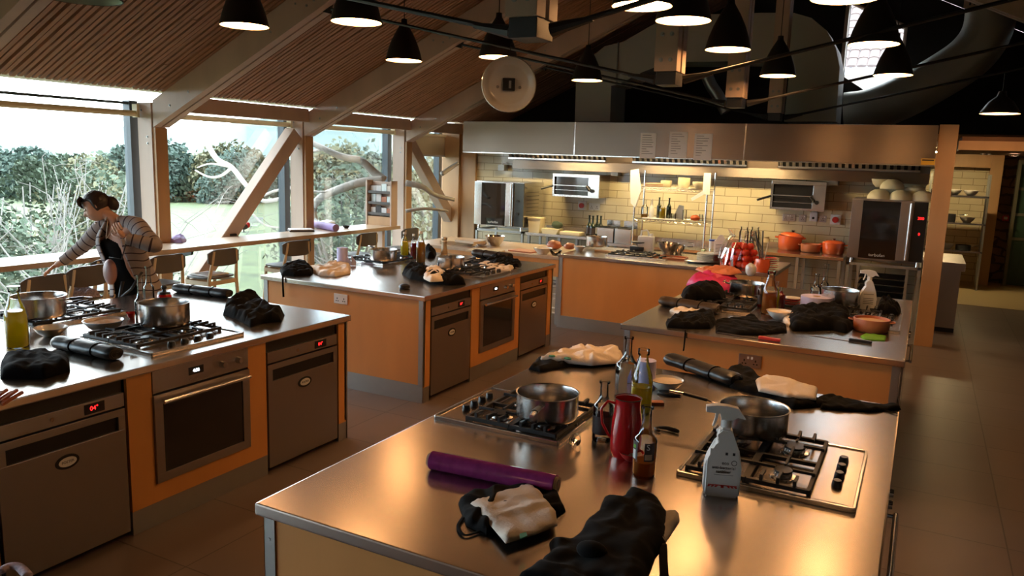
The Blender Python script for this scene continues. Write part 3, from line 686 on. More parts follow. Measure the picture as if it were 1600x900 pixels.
# spray bottles
def spray(p, H, rz, lab, full=True):
    t = empty('spray_bottle', p, rz, lab, 'spray bottle', 'white sanitiser sprays'); s = H / .27
    # profile in x(width) z, extruded with soft thickness in y
    out = [(-.047, .0), (.047, 0), (.050, .01), (.050, .09), (.044, .13), (.030, .165), (.020, .19), (.016, .205), (-.016, .205), (-.017, .185), (-.024, .165), (-.020, .155), (-.045, .115), (-.052, .10), (-.052, .01)]
    b = MB(); b.prism([(x * s, -.024 * s, z * s) for x, z in out], (0, .048 * s, 0))
    bmesh.ops.bevel(b.bm, geom=[e for e in b.bm.edges], offset=.006 * s, segments=3, affect='EDGES')
    b.build('bottle_body', M['white_plastic'], t, smooth=60)
    b = MB(); b.tube([(0, 0, .203 * s), (0, 0, .228 * s)], .015 * s, 16); hd = [(-.058, .246), (-.058, .262), (-.03, .268), (.0, .268), (.030, .262), (.052, .232), (.030, .236), (.016, .226), (-.014, .226), (-.018, .244)]
    b.prism([(x * s, -.011 * s, z * s) for x, z in hd], (0, .022 * s, 0)); tr = b.build('spray_head', M['white_plastic'], t, smooth=30)
    MB().prism([(x * s, -.006 * s, z * s) for x, z in [(-.030, .246), (-.022, .246), (-.026, .222), (-.034, .203), (-.038, .205), (-.032, .225)]], (0, .012 * s, 0)).build('trigger', M['white_plastic'], tr)
    if full:
        y = -.0245 * s; R0 = (PI / 2, 0, 0)
        MB().box(-.040 * s, .040 * s, y, y + .001, .035 * s, .145 * s).build('label', M['label_white'], t)
        yy = y - .0008
        text('eco', .014 * s, M['ink'], t, (.004 * s, yy, .104 * s), R0, 'lettering'); text('anti-bacterial', .0125 * s, M['ink'], t, (.0, yy, .090 * s), R0, 'lettering'); text('sanitiser', .0125 * s, M['ink'], t, (.0, yy, .078 * s), R0, 'lettering')
        b = MB(); n = 20
        for k in range(n):
            a0, a1 = 2 * PI * k / n, 2 * PI * (k + 1) / n; cx_, cz_ = .028 * s, .106 * s
            b.quad((cx_ + math.cos(a0) * .008 * s, yy, cz_ + math.sin(a0) * .008 * s), (cx_ + math.cos(a1) * .008 * s, yy, cz_ + math.sin(a1) * .008 * s), (cx_ + math.cos(a1) * .0062 * s, yy, cz_ + math.sin(a1) * .0062 * s), (cx_ + math.cos(a0) * .0062 * s, yy, cz_ + math.sin(a0) * .0062 * s))
        b.box(-.025 * s, .028 * s, yy, yy + .0004, .068 * s, .0688 * s)
        for xx in (.006, .026): b.lathe([(0, 0), (.004 * s, 0)], 8, (xx * s, yy, .132 * s)) if False else b.box((xx - .004) * s, (xx + .003) * s, yy, yy + .0004, .128 * s, .136 * s)
        b.build('print', M['ink'], t)
        b = MB(); b.box(-.040 * s, .040 * s, yy, yy + .0005, .036 * s, .0385 * s); b.box(-.004 * s, .004 * s, yy, yy + .0005, .030 * s, .037 * s)
        for k in (-1, 1):
            for q in (.012, .022, .032): b.prism([(k * q * s, yy, .0355 * s), (k * (q + .007) * s, yy, .0355 * s), (k * (q + .010) * s, yy, .031 * s), (k * (q + .005) * s, yy, .031 * s)], (0, .0005, 0))
        b.build('flag_print', M['red'], t)
    else:
        b = MB()
        for z in (.055, .066, .077, .088, .115): b.box(-.03 * s, .03 * s, -.0252 * s, -.0245 * s, z * s, (z + .003) * s)
        b.build('print', M['ink'], t)
    return t
p, r, h = stand(1125, 780, 632, 50); spray(p, h, .32, 'white anti-bacterial sanitiser spray in front of the right hob, foreground')
p, r, h = stand(1353, 489, 422, 30); spray(p, h, .25, 'white spray bottle standing behind the terracotta casserole', False)
# paper rolls
def paperroll(p, r, h, lab, tail=0):
    t = empty('paper_roll', p, 0, lab, 'paper roll', 'rolls of lilac blue paper')
    MB().lathe([(r * .25, 0), (r, 0), (r, h), (r * .25, h), (r * .25, 0)], 36, cap0=False, cap1=False).build('roll', M['paper_blue'], t, smooth=40)
    MB().lathe([(r * .25, .002), (r * .25, h + .001), (r * .21, h + .001), (r * .21, .002)], 24, cap0=False, cap1=False).build('core', M['card'], t)
    if tail:
        q = right; b = MB(); a = Vector((q.x, q.y, 0)).normalized() * tail; c = Vector((-a.y, a.x, 0)).normalized()
        pts = [a.normalized() * r * .8 + c * r * -.6, a.normalized() * (r + abs(tail) * .5) + c * r * -.8, a.normalized() * (r + abs(tail)) + c * r * -.5]
        for u0, u1 in zip(pts, pts[1:]): b.quad(u0 + Vector((0, 0, .002)), u1 + Vector((0, 0, .002)), u1 + Vector((0, 0, h * .25)), u0 + Vector((0, 0, h * .6)))
        b.build('loose_sheet', M['paper_blue'], t, smooth=True)
    return t
for (u, vb, vt, w, lab, tl) in ((1008, 606, 563, 30, 'roll of lilac paper behind the swing-top oil bottle on the central near island', -.04), (535, 415, 387, 17, 'roll of lilac paper on the second left island, loose sheet trailing right', .09), (1274, 489, 463, 48, 'wide roll of lilac paper on the right far island', 0)):
    p, r, h = stand(u, vb, vt, w); paperroll(p, r, h, lab, tl)
# purple cling film roll
a0 = at(668, 738, .9); a1 = at(862, 778, .9); R0 = .034
t = empty('cling_film_roll', a0, 0, 'long purple cling film roll lying on the central near island', 'cling film')
v = (a1 - a0); v.z = 0; n = v.normalized(); sd = Vector((-n.y, n.x, 0)) * R0
MB().tube([sd + Vector((0, 0, R0)), sd + v * .5 + Vector((0, 0, R0)), sd + v + Vector((0, 0, R0))], R0, 32).build('film', M['film_purple'], t, smooth=40)
MB().tube([sd - n * .012 + Vector((0, 0, R0)), sd + Vector((0, 0, R0))], R0 * .75, 24).tube([sd + v + Vector((0, 0, R0)), sd + v + n * .010 + Vector((0, 0, R0))], R0 * .8, 24).build('core_tube', M['card'], t, smooth=40)
MB().tube([sd + v + n * .010 + Vector((0, 0, R0)), sd + v + n * .0115 + Vector((0, 0, R0))], R0 * .55, 20).build('core_hole', M['black_plastic'], t)
# ---------------------------------------------------------------- cloth
def inside(P, x, y):
    c = False; n = len(P)
    for i in range(n):
        a, b = P[i], P[(i + 1) % n]
        if (a[1] > y) != (b[1] > y) and x < (b[0] - a[0]) * (y - a[1]) / (b[1] - a[1]) + a[0]: c = not c
    return c
def edist(P, x, y):
    m = 9
    for i in range(len(P)):
        ax, ay = P[i]; bx, by = P[(i + 1) % len(P)]; dx, dy = bx - ax, by - ay
        t = max(0, min(1, ((x - ax) * dx + (y - ay) * dy) / (dx * dx + dy * dy + 1e-12)))
        m = min(m, math.hypot(x - ax - t * dx, y - ay - t * dy))
    return m
def smoothpoly(P, n=2):
    for _ in range(n):
        Q = []
        for i in range(len(P)):
            a, b = Vector(P[i]), Vector(P[(i + 1) % len(P)]); Q += [tuple(a * .8 + b * .2), tuple(a * .2 + b * .8)]
        P = Q
    return P
def pile(name, px, h, m, label=None, cat=None, group=None, z=.9, seed=0, edge=.05, fold=(1, 0), ff=14, amp=.5, parent=None, zb=0, world=False, smoothn=0, res=None):
    """crumpled cloth lying on plane z; outline given on that plane"""
    P = [tuple(at(u, v, z).xy) if not world else (u, v) for u, v in px]
    cx = sum(p[0] for p in P) / len(P); cy = sum(p[1] for p in P) / len(P)
    P = smoothpoly([(x - cx, y - cy) for x, y in P], smoothn)
    xs = [p[0] for p in P]; ys = [p[1] for p in P]; area = (max(xs) - min(xs)) * (max(ys) - min(ys)); st = res or max(.006, math.sqrt(area / 1600))
    rnd = random.Random(seed); B = []
    for i in range(len(P)):
        a, b = Vector(P[i]), Vector(P[(i + 1) % len(P)]); k = max(1, int((b - a).length / st))
        for j in range(k): B.append(a.lerp(b, j / k))
    V = [Vector(p) for p in B]; x = min(xs)
    while x < max(xs):
        y = min(ys)
        while y < max(ys):
            q = (x + rnd.uniform(-.25, .25) * st, y + rnd.uniform(-.25, .25) * st)
            if inside(P, *q) and edist(P, *q) > st * .6: V.append(Vector(q))
            y += st
        x += st
    nb = len(B)
    r = delaunay_2d_cdt(V, [(i, (i + 1) % nb) for i in range(nb)], [list(range(nb))], 1, 1e-6)
    ov, oe, of = r[0], r[1], r[2]
    fx, fy = Vector(fold).normalized()
    bm = bmesh.new(); top = []; ed = []
    o3 = Vector((seed * 3.1, seed * 1.7, 0))
    for q in ov:
        d = edist(P, q.x, q.y); e = min(1, d / (edge * .55)); f = math.sqrt(max(0, 1 - (1 - e) ** 2)) * (.72 + .28 * min(1, d / edge))
        s = q.x * fx + q.y * fy; wv = noise.noise(Vector((q.x * 9, q.y * 9, 0)) + o3) * 1.6 + noise.noise(Vector((q.x * 16, q.y * 16, 5)) + o3) * .35
        rg = (.5 + .5 * math.cos(s * ff * 2 * PI + wv * 3.2)) ** .8; rg2 = 1 - min(1, abs(noise.noise(Vector((q.x * 9, q.y * 9, 9)) + o3)) * 5); n1 = noise.noise(Vector((q.x * 8, q.y * 8, 3)) + o3)
        zz = .003 + h * f * (1 - amp + amp * (.62 * rg + .25 * rg2 + .12 + .55 * n1)); top.append(bm.verts.new((q.x, q.y, zz + zb))); ed.append(d)
    for f in of:
        try: bm.faces.new([top[i] for i in f])
        except Exception: pass
    be = [e for e in bm.edges if len(e.link_faces) == 1]
    g = bmesh.ops.extrude_edge_only(bm, edges=be)
    for v in g['geom']:
        if isinstance(v, bmesh.types.BMVert): v.co.z = zb + .0005; v.co.x *= .995; v.co.y *= .995
    be = [e for e in bm.edges if len(e.link_faces) == 1]
    bmesh.ops.holes_fill(bm, edges=be, sides=0)
    bmesh.ops.recalc_face_normals(bm, faces=bm.faces)
    me = bpy.data.meshes.new(name); bm.to_mesh(me); bm.free(); me.materials.append(M[m])
    for p in me.polygons: p.use_smooth = True
    try: me.set_sharp_from_angle(angle=math.radians(75))
    except Exception: pass
    o = bpy.data.objects.new(name, me); COL.objects.link(o); o.location = (cx, cy, z)
    if parent is not None: o.parent = parent; o.location = (cx - parent.location.x, cy - parent.location.y, z - parent.location.z)
    return tag(o, label, cat, group)
def strap(pts, w, m, parent=None, name='strap', z=None, label=None, cat=None, th=.3):
    P = [Vector(p) if len(p) == 3 else at(p[0], p[1], z if z else .906) for p in pts]
    off = parent.location if parent is not None else Vector((0, 0, 0))
    # catmull
    Q = []
    for i in range(len(P) - 1):
        p0, p1, p2, p3 = P[max(i - 1, 0)], P[i], P[i + 1], P[min(i + 2, len(P) - 1)]
        for k in range(5):
            t = k / 5; Q.append(.5 * ((2 * p1) + (p2 - p0) * t + (2 * p0 - 5 * p1 + 4 * p2 - p3) * t * t + (3 * p1 - p0 - 3 * p2 + p3) * t ** 3))
    Q.append(P[-1]); Q = [q - off for q in Q]
    o = MB().tube(Q, w, 8, flat=th).build(name, M[m], parent, smooth=True); return tag(o, label, cat)
AP = 'folded black aprons'; TW = 'white tea towels'
# central near island
o = pile('apron', [(716, 788), (735, 775), (830, 760), (868, 768), (884, 800), (872, 808), (800, 812), (760, 838), (728, 822)], .035, 'black_fabric', 'black apron under the white towel beside the purple film', 'apron', AP, seed=2, edge=.03)
strap([(724, 808), (716, 822), (726, 836), (750, 830)], .006, 'black_fabric', o)
o = pile('tea_towel', [(733, 787), (778, 773), (826, 757), (846, 772), (868, 800), (871, 822), (838, 836), (790, 850), (768, 824)], .018, 'towel', 'white tea towel with a green-banded edge beside the purple film', 'tea towel', TW, z=.922, seed=5, edge=.02, ff=5, amp=.55)
MB().prism([tuple(at(u, v, .948) - o.location) for u, v in ((812, 836), (822, 833), (824, 839), (813, 843))], (0, 0, .004)).build('woven_band', M['towel_print'], o)
o = pile('apron', [(934, 806), (940, 788), (972, 784), (982, 772), (1006, 778), (1030, 786), (1043, 806), (1040, 850), (1024, 872), (1012, 905), (1002, 945), (990, 966), (900, 938), (806, 910), (830, 894), (862, 868), (858, 850), (888, 850), (905, 838), (916, 820)], .050, 'black_fabric', 'big black apron heaped at the bottom centre of the photo', 'apron', AP, seed=9, edge=.05, fold=(.75, .62), ff=3.2, amp=.42, smoothn=0)
MB().ball((0, 0, 0), .035, 1.3, 1, .7).build('tied_knot', M['black_fabric'], o, smooth=True, loc=tuple(at(925, 860, .945) - o.location))
strap([(1036, 850), (1037, 880), (1040, 930), (1042, 975)], .012, 'black_fabric', o)
pile('tea_towel', [(1010, 800), (1060, 802), (1062, 815), (1040, 848), (1015, 868), (1003, 905), (998, 950), (970, 955), (980, 850)], .018, 'towel', 'white towel edge sticking out under the big black apron', 'tea towel', TW, seed=4, edge=.02)
o = pile('apron', [(826, 577), (840, 563), (880, 552), (960, 560), (966, 568), (900, 572), (845, 582)], .03, 'black_fabric', 'black apron under the creased towel at the far left corner of the central island', 'apron', AP, seed=11, edge=.025)
o = pile('tea_towel', [(842, 565), (865, 556), (905, 546), (940, 550), (962, 545), (974, 558), (968, 568), (925, 572), (880, 568)], .05, 'towel', 'creased tea towel with green leaves at the far left corner of the central island', 'tea towel', TW, z=.915, seed=12, edge=.03, ff=9, amp=.6)
for u, v in ((862, 556), (887, 560)): MB().ball(at(u, v, .948) - o.location, .014, 1.6, 1, .5).build('leaf_print', M['towel_print'], o)
def knroll(name, p0, p1, r, m, lab, z=.9, squash=.75, grp='rolled knife cases', flap=True):
    a, c = at(*p0, z), at(*p1, z); t = empty(name, a, 0, lab, 'knife roll', grp); d = c - a; n = d.normalized(); s = Vector((-n.y, n.x, 0)); L = d.length
    b = MB(); N = 24; K = 22; rings = []
    for i in range(N + 1):
        f = i / N; ring = []
        for k in range(K):
            an = 2 * PI * k / K; rr = r * (1 + .06 * noise.noise(Vector((f * 9, math.cos(an) * 1.5, math.sin(an) * 1.5))) - .10 * math.exp(-((f - .33) / .02) ** 2) - .08 * math.exp(-((f - .7) / .02) ** 2)) * (.86 if i in (0, N) else 1)
            ring.append(b.bm.verts.new(n * (f * L) + s * (math.cos(an) * rr * 1.1 + r) + Vector((0, 0, r * squash + math.sin(an) * rr * squash))))
        rings.append(ring)
    for A, B in zip(rings, rings[1:]):
        for k in range(K): b.bm.faces.new((A[k], A[(k + 1) % K], B[(k + 1) % K], B[k]))
    b.bm.faces.new(rings[0][::-1]); b.bm.faces.new(rings[-1])
    b.build('case', M[m], t, smooth=50)
    for f in (.33, .7):
        pts = [n * (f * L) + s * (math.cos(2 * PI * k / 20) * r * 1.06 + r) + Vector((0, 0, r * squash + math.sin(2 * PI * k / 20) * r * .97 * squash)) for k in range(21)]
        MB().tube(pts, .004, 6).build('tie', M['black_fabric'], t)
    for e, sg in ((0, -1), (L, 1)):
        b = MB()
        for q in (.65, .4, .18):
            b.tube([n * (e + sg * .001) + s * (math.cos(2 * PI * k / 16) * r * q * 1.05 + r) + Vector((0, 0, r * squash + math.sin(2 * PI * k / 16) * r * q * squash)) for k in range(17)], .003, 5)
        b.build('rolled_end', M[m], t)
    return t
knroll('knife_roll', (1035, 571), (1140, 606), .05, 'black_leather', 'shiny black leather knife roll on the far edge of the central near island', squash=.7)
o = pile('apron', [(1128, 585), (1150, 572), (1178, 582), (1195, 600), (1230, 622), (1290, 630), (1300, 636), (1240, 640), (1180, 618), (1140, 606)], .035, 'black_fabric', 'black apron between the leather knife roll and the white towel', 'apron', AP, seed=21, edge=.04)
pile('tea_towel', [(1180, 596), (1195, 588), (1235, 596), (1278, 608), (1275, 626), (1230, 622), (1185, 612)], .020, 'towel', 'white towel with green print on the far right corner of the central island', 'tea towel', TW, z=.93, seed=22, edge=.025, ff=6, amp=.35)
o = pile('apron', [(1278, 622), (1300, 620), (1325, 626), (1360, 634), (1405, 634), (1408, 641), (1360, 645), (1320, 643), (1282, 640)], .022, 'black_fabric', 'black apron waistband with strings at the far right corner of the central island', 'apron', AP, seed=23, edge=.02)
strap([(1320, 624), (1360, 630), (1395, 634), (1406, 636)], .008, 'black_fabric', o); strap([(1310, 640), (1350, 634), (1380, 640), (1402, 646)], .006, 'black_fabric', o)
t = empty('corkscrew', at(1040, 674, .9), .2, 'small black corkscrew beside the red jug', 'corkscrew')
MB().tube([(-.03, .01, .010), (0, .012, .012), (.03, 0, .012), (.055, -.012, .010)], [.006, .009, .011, .007], 10).build('handle', M['black_plastic'], t, smooth=True)
MB().tube([(-.03, .01, .01), (-.045, -.004, .01), (-.035, -.022, .008), (-.02, -.028, .008)], .006, 8).build('lever', M['black_metal'], t, smooth=True)
t = empty('bottle_stopper', at(1045, 617, .9), 0, 'black rubber lid lying below the bowl of flour', 'lid'); MB().lathe([(0, 0), (.045, 0), (.05, .006), (.045, .014), (.02, .016), (0, .016)], 24, cap0=False, cap1=False, sx=1.2, sy=.7).build('disc', M['black_plastic'], t, smooth=40)
t = empty('match_box', at(1020, 632, .9), .5, 'red-brown wooden block beside the swing-top oil bottle', 'block'); MB().box(-.05, .05, -.02, .02, 0, .016, .003).build('block', M['terracotta'], t)
t = empty('wine_glass', at(902, 690, .9), 0, 'overturned small glass beside the left hob of the central near island', 'glass')
MB().tube([(0, 0, .022), (.0, -.02, .020), (.01, -.05, .022)], [.016, .02, .024], 14, cap=False).build('glass_body', M['glass'], t, smooth=True)
# left near island
knroll('knife_roll', (78, 546), (170, 566), .045, 'black_leather', 'black leather knife roll lying beside the oil bottle on the left near island', squash=.8)
pile('apron', [(0, 575), (10, 562), (60, 556), (108, 562), (110, 580), (70, 592), (0, 592)], .065, 'black_fabric', 'neatly folded black apron at the left edge below the oil bottle', 'apron', AP, seed=31, edge=.04, fold=(.3, 1), ff=12, amp=.3)
pile('apron', [(348, 492), (352, 478), (378, 470), (402, 466), (412, 478), (428, 492), (445, 492), (440, 503), (410, 506), (392, 512), (372, 500)], .09, 'black_fabric', 'crumpled black apron near the right corner of the left near island', 'apron', AP, seed=32, edge=.05, ff=6, amp=.6)
knroll('knife_roll', (268, 457), (352, 467), .045, 'black_leather', 'long black knife roll at the back of the left near island, behind the crumpled apron', squash=.75)
p = at(257, 474, .9)
t = empty('lidded_jar', p, 0, 'small dark red jar with round black knob behind the left near saucepan', 'jar')
MB().lathe([(0, 0), (.045, 0), (.05, .02), (.05, .06), (.042, .07), (0, .07)], 24, cap0=False, cap1=False).build('jar_body', M['red_enamel'], t, smooth=40)
MB().lathe([(.045, .07), (.04, .085), (.015, .09), (.012, .1), (0, .1)], 24).ball((0, 0, .118), .02).build('lid', M['black_plastic'], t, smooth=40)
t = empty('wooden_rack', at(4, 628, .9), .5, 'reddish wooden slatted piece at the far left edge of the left near island', 'rack')
b = MB()
for k in range(5): b.obox((-.06 + k * .022, -.05, .005), (-.03 + k * .022, .05, .03 + .01 * (k % 2)), .012, .012)
b.obox((-.07, -.03, .01), (.04, -.03, .01), .012, .014); b.build('slats', M['terracotta'], t)
strap([(0, 893), (14, 885), (30, 886), (44, 900)], .02, 'cloth_check', None, 'woven_strap', z=.35, label='black and white woven bag strap in the lower left corner', cat='bag strap', th=.6)
# second left island
pile('apron', [(437, 423), (455, 415), (478, 414), (492, 424), (487, 430), (460, 432), (440, 430)], .07, 'black_fabric', 'black apron with hanging string at the near left corner of the second left island', 'apron', AP, seed=41, edge=.06)
strap([tuple(atY(442, 430, 5.105)), tuple(atY(442, 445, 5.10)), tuple(atY(443, 464, 5.10))], .012, 'black_fabric', None, 'apron_string', label='black apron string hanging down the end of the second left island', cat='apron string')
pile('tea_towel', [(478, 420), (500, 421), (520, 413), (535, 416), (548, 418), (548, 428), (525, 433), (498, 431)], .06, 'towel', 'creased tea towel beside the apron on the second left island', 'tea towel', TW, seed=42, edge=.05, ff=6, amp=.7)
pile('apron', [(628, 428), (634, 420), (652, 418), (668, 424), (690, 436), (725, 440), (728, 445), (700, 446), (665, 440), (640, 436)], .09, 'black_fabric', 'black apron and leather strap in front of the pan on the second left island', 'apron', AP, seed=43, edge=.07)
pile('tea_towel', [(660, 428), (672, 420), (690, 424), (700, 432), (692, 440), (672, 441), (662, 436)], .06, 'towel', 'crumpled pale towel on the black apron in front of the pan', 'tea towel', TW, z=.93, seed=44, edge=.05, ff=7, amp=.7)
knroll('knife_roll', (736, 401), (792, 408), .06, 'brown_leather', 'dark knife roll at the far end of the second left island', squash=.7)
pile('apron', [(756, 412), (770, 403), (800, 408), (815, 414), (812, 420), (798, 421), (770, 418)], .07, 'black_fabric', 'black apron at the far end of the second left island beside the knife roll', 'apron', AP, seed=45, edge=.06)
pile('tea_towel', [(746, 414), (760, 411), (790, 416), (805, 417), (798, 424), (770, 422), (748, 419)], .04, 'towel', 'long white towel beside the far hob of the second left island', 'tea towel', TW, z=.91, seed=46, edge=.05, ff=5, amp=.5)
pile('apron', [(661, 398), (664, 390), (672, 387), (682, 397), (680, 403), (668, 404)], .09, 'black_fabric', 'small black heap right of the three oil bottles', 'apron', AP, seed=47, edge=.08)
t = empty('bottle_stopper', at(632, 451, .9), 0, 'glossy black rubber lid near the corner of the second left island', 'lid'); MB().lathe([(0, 0), (.04, 0), (.05, .012), (.045, .03), (.02, .04), (0, .04)], 24, cap0=False, cap1=False).build('disc', M['black_plastic'], t, smooth=40)
p, r, h = stand(694, 398, 370, 11); t = empty('pepper_mill', p, 0, 'turned pale wooden pepper mill behind the pan on the second left island', 'pepper mill')
MB().lathe([(0, 0), (r, 0), (r, h * .1), (r * .75, h * .4), (r * .7, h * .6), (r * .95, h * .72), (r * .6, h * .78), (r * .9, h * .88), (r * .7, h * .97), (0, h)], 18, cap0=False, cap1=False).build('mill_body', M['wood_light'], t, smooth=50)
# right far island
knroll('knife_roll', (1028, 478), (1118, 492), .06, 'brown_leather', 'long brown leather knife roll on the right far island', squash=.62)
pile('tea_towel', [(1046, 486), (1070, 480), (1098, 486), (1106, 492), (1092, 496), (1062, 492)], .03, 'towel', 'small white towel between the brown roll and the black aprons', 'tea towel', TW, seed=51, edge=.04)
o = pile('apron', [(1040, 505), (1060, 495), (1090, 493), (1115, 494), (1120, 506), (1110, 514), (1070, 514), (1042, 512)], .06, 'black_fabric', 'rolled black apron with a hanging string on the right far island', 'apron', AP, seed=52, edge=.05)
strap([tuple(atY(1071, 515, 5.075)), tuple(atY(1070, 530, 5.07)), tuple(atY(1068, 548, 5.07))], .014, 'black_fabric', None, 'apron_string', label='black apron string hanging over the end of the right far island', cat='apron string')
pile('apron', [(1118, 502), (1150, 500), (1178, 494), (1190, 506), (1228, 508), (1230, 520), (1190, 524), (1150, 524), (1118, 520)], .035, 'black_fabric', 'flat black apron with a brown edge at the near side of the right far island', 'apron', AP, seed=53, edge=.04, fold=(.2, 1), ff=10, amp=.6)
t = empty('kitchen_knife', at(1120, 520, .9), -.12, 'long bladed knife with red handle lying at the near edge of the right far island', 'knife')
MB().prism([(0, -.006, .004), (.24, -.006, .004), (.27, .02, .004), (0, .022, .004)], (0, 0, .003)).build('blade', M['steel_bright'], t); MB().box(.28, .42, -.005, .025, .003, .022, .006).build('handle', M['red'], t)
pile('apron', [(1228, 505), (1232, 492), (1262, 484), (1300, 482), (1328, 495), (1333, 515), (1322, 521), (1300, 516), (1260, 518), (1238, 517)], .10, 'black_fabric', 'bulky black apron in front of the lilac paper roll', 'apron', AP, seed=54, edge=.08, fold=(.3, 1), ff=5)
pile('tea_towel', [(1222, 498), (1232, 492), (1240, 505), (1236, 512), (1226, 508)], .05, 'towel', 'small white towel corner left of the bulky black apron', 'tea towel', TW, seed=55, edge=.03)
t = empty('kitchen_knife', at(1262, 524, .9), -.10, 'black handled knife lying beside the green cloth', 'knife')
MB().prism([(0, -.004, .003), (.26, -.004, .003), (.26, .022, .003), (.04, .012, .003)], (0, 0, .002)).build('blade', M['steel_front'], t); MB().box(.26, .40, -.004, .024, .002, .022, .006).build('handle', M['black_plastic'], t)
pile('dish_cloth', [(1344, 526), (1352, 522), (1385, 526), (1383, 533), (1350, 532)], .010, 'green', 'bright green cloth in front of the terracotta casserole', 'cloth', None, seed=56, edge=.02)
def casserole(p, r, h, m, lab, lid=False, grp='orange casserole pots', fill=None, rz=0, tilt=0):
    t = empty('casserole', p, rz, lab, 'casserole', grp)
    MB().lathe([(0, 0), (r * .86, 0), (r * .96, h * .12), (r, h * .6), (r, h), (r * .94, h), (r * .93, h * .55), (r * .8, h * .1), (0, h * .08)], 32, cap0=False, cap1=False).build('pot_body', M[m], t, smooth=50)
    for s in (-1, 1):
        MB().tube([(s * r * .96, -r * .28, h * .8), (s * (r * 1.22), -r * .18, h * .84), (s * (r * 1.25), 0, h * .85), (s * (r * 1.22), r * .18, h * .84), (s * r * .96, r * .28, h * .8)], h * .05, 8).build('handle', M[m], t, smooth=True)
    if lid:
        l = MB().lathe([(r * 1.02, h), (r * 1.0, h * 1.05), (r * .6, h * 1.2), (r * .12, h * 1.25), (0, h * 1.25)], 32).build('lid', M[m], t, smooth=50)
        MB().lathe([(r * .08, h * 1.24), (r * .16, h * 1.38), (0, h * 1.4)], 14).build('lid_knob', M['black_plastic'], l, smooth=40)
        if tilt: l.rotation_euler = (0, tilt, 0)
    if fill: MB().lathe([(r * .92, h * .8), (0, h * .84)], 28, cap0=False, cap1=False).build('contents', M[fill], t)
    return t
def cas(u, vb, vt, w, m, lab, z=.9, **k):
    p, r, h = stand(u, vb, vt, w, z); return casserole(p, r, h * .92, m, lab, **k)
cas(1360, 521, 496, 54, 'terracotta', 'terracotta casserole beside the green cloth on the right far island', fill='card')
pile('clothing_pile', [(1064, 462), (1070, 458), (1090, 454), (1125, 454), (1134, 462), (1128, 468), (1090, 468), (1068, 470)], .12, 'black_fabric', 'heap of black clothing on the hob below the pink bag', 'clothing', None, z=.95, seed=61, edge=.14, fold=(.1, 1), ff=6, amp=.35)
# pink bag behind, hung on the island edge: lies on the worktop
o = pile('shopping_bag', [(1072, 446), (1085, 438), (1120, 436), (1150, 440), (1156, 448), (1140, 454), (1090, 451)], .15, 'pink', 'bright pink carrier bag with orange top behind the black clothing', 'bag', None, z=.9, seed=62, edge=.22, fold=(1, .2), ff=5, amp=.3)
mat('bag_orange', (.80, .27, .14), .5)
pile('bag_top', [(1085, 440), (1120, 436), (1150, 440), (1158, 446), (1140, 449), (1100, 446)], .05, 'bag_orange', None, None, None, z=.90, zb=.115, seed=63, edge=.14, parent=o)
# black bag on far right of the island
pile('bag', [(1368, 490), (1372, 478), (1385, 474), (1400, 480), (1408, 490), (1404, 496), (1385, 494)], .12, 'black_fabric', 'black cloth bundle at the aisle edge behind the casserole', 'bundle', None, seed=64, edge=.09)
t = empty('plate_stack', at(1236, 478, .9), 0, 'small stack of red-edged saucers beside the lilac paper roll', 'plates')
for k in range(5): MB().lathe([(0, .0), (.05, 0), (.075, .012), (.078, .014), (.05, .004), (0, .004)], 24, (0, 0, k * .014), cap0=False, cap1=False).build('saucer', M['red' if k % 2 else 'white_enamel'], t, smooth=40)
# ---------------------------------------------------------------- range: back counter
bx0, bx1, by0, by1 = -3.83, -1.32, 8.5, 9.66
t = empty('kitchen_counter', (bx0, by0, 0), 0, 'birch ply back counter facing the steel canopy', 'counter')
MB().box(.02, bx1 - bx0 - .02, .02, .04, .15, .86).build('front_panel', M['ply'], t)
MB().box(.02, .04, .04, by1 - by0 - .04, .15, .86).build('side_panel', M['ply'], t); MB().box(bx1 - bx0 - .04, bx1 - bx0 - .02, .04, by1 - by0 - .04, 0, .86).build('side_panel', M['ply'], t)
MB().box(.02, bx1 - bx0 - .02, by1 - by0 - .04, by1 - by0 - .02, 0, .86).build('back_panel', M['ply'], t)
MB().box(.016, bx1 - bx0 - .016, .014, .02, 0, .15).build('kickboard', M['galv'], t)
MB().box(.012, .06, .012, .018, .13, .86).box(.012, .018, .012, .06, .13, .86).build('corner_trim', M['galv'], t)
w = MB().box(bx0, bx1, by0, by1, .86, .9, .005).build('worktop', M['steel_top']); tag(w, 'stainless steel worktop of the back counter, crowded with boards and bowls', 'worktop')
# lower wooden table left of it
t = empty('prep_table', (-4.95, 8.6, 0), 0, 'low wooden prep table left of the back counter', 'table')
MB().box(-1.15, 1.1, 0, 1.1, .81, .85, .004).build('table_top', M['bar_wood'], t); MB().box(-1.13, 1.09, .02, .045, .60, .81).build('apron_rail', M['ply'], t)
for x in (-1.1, 1.05):
    for y in (.03, 1.02): MB().box(x, x + .045, y, y + .045, 0, .81).build('leg', M['galv'], t)
b = MB()
for z in (.12, .3, .46): b.box(.78, 1.04, .1, .14, z, z + .012); b.box(.78, 1.04, .4, .44, z, z + .012)
b.build('runner', M['white_plastic'], t)
def bc(u, v, z=.9): return at(u, v, z)
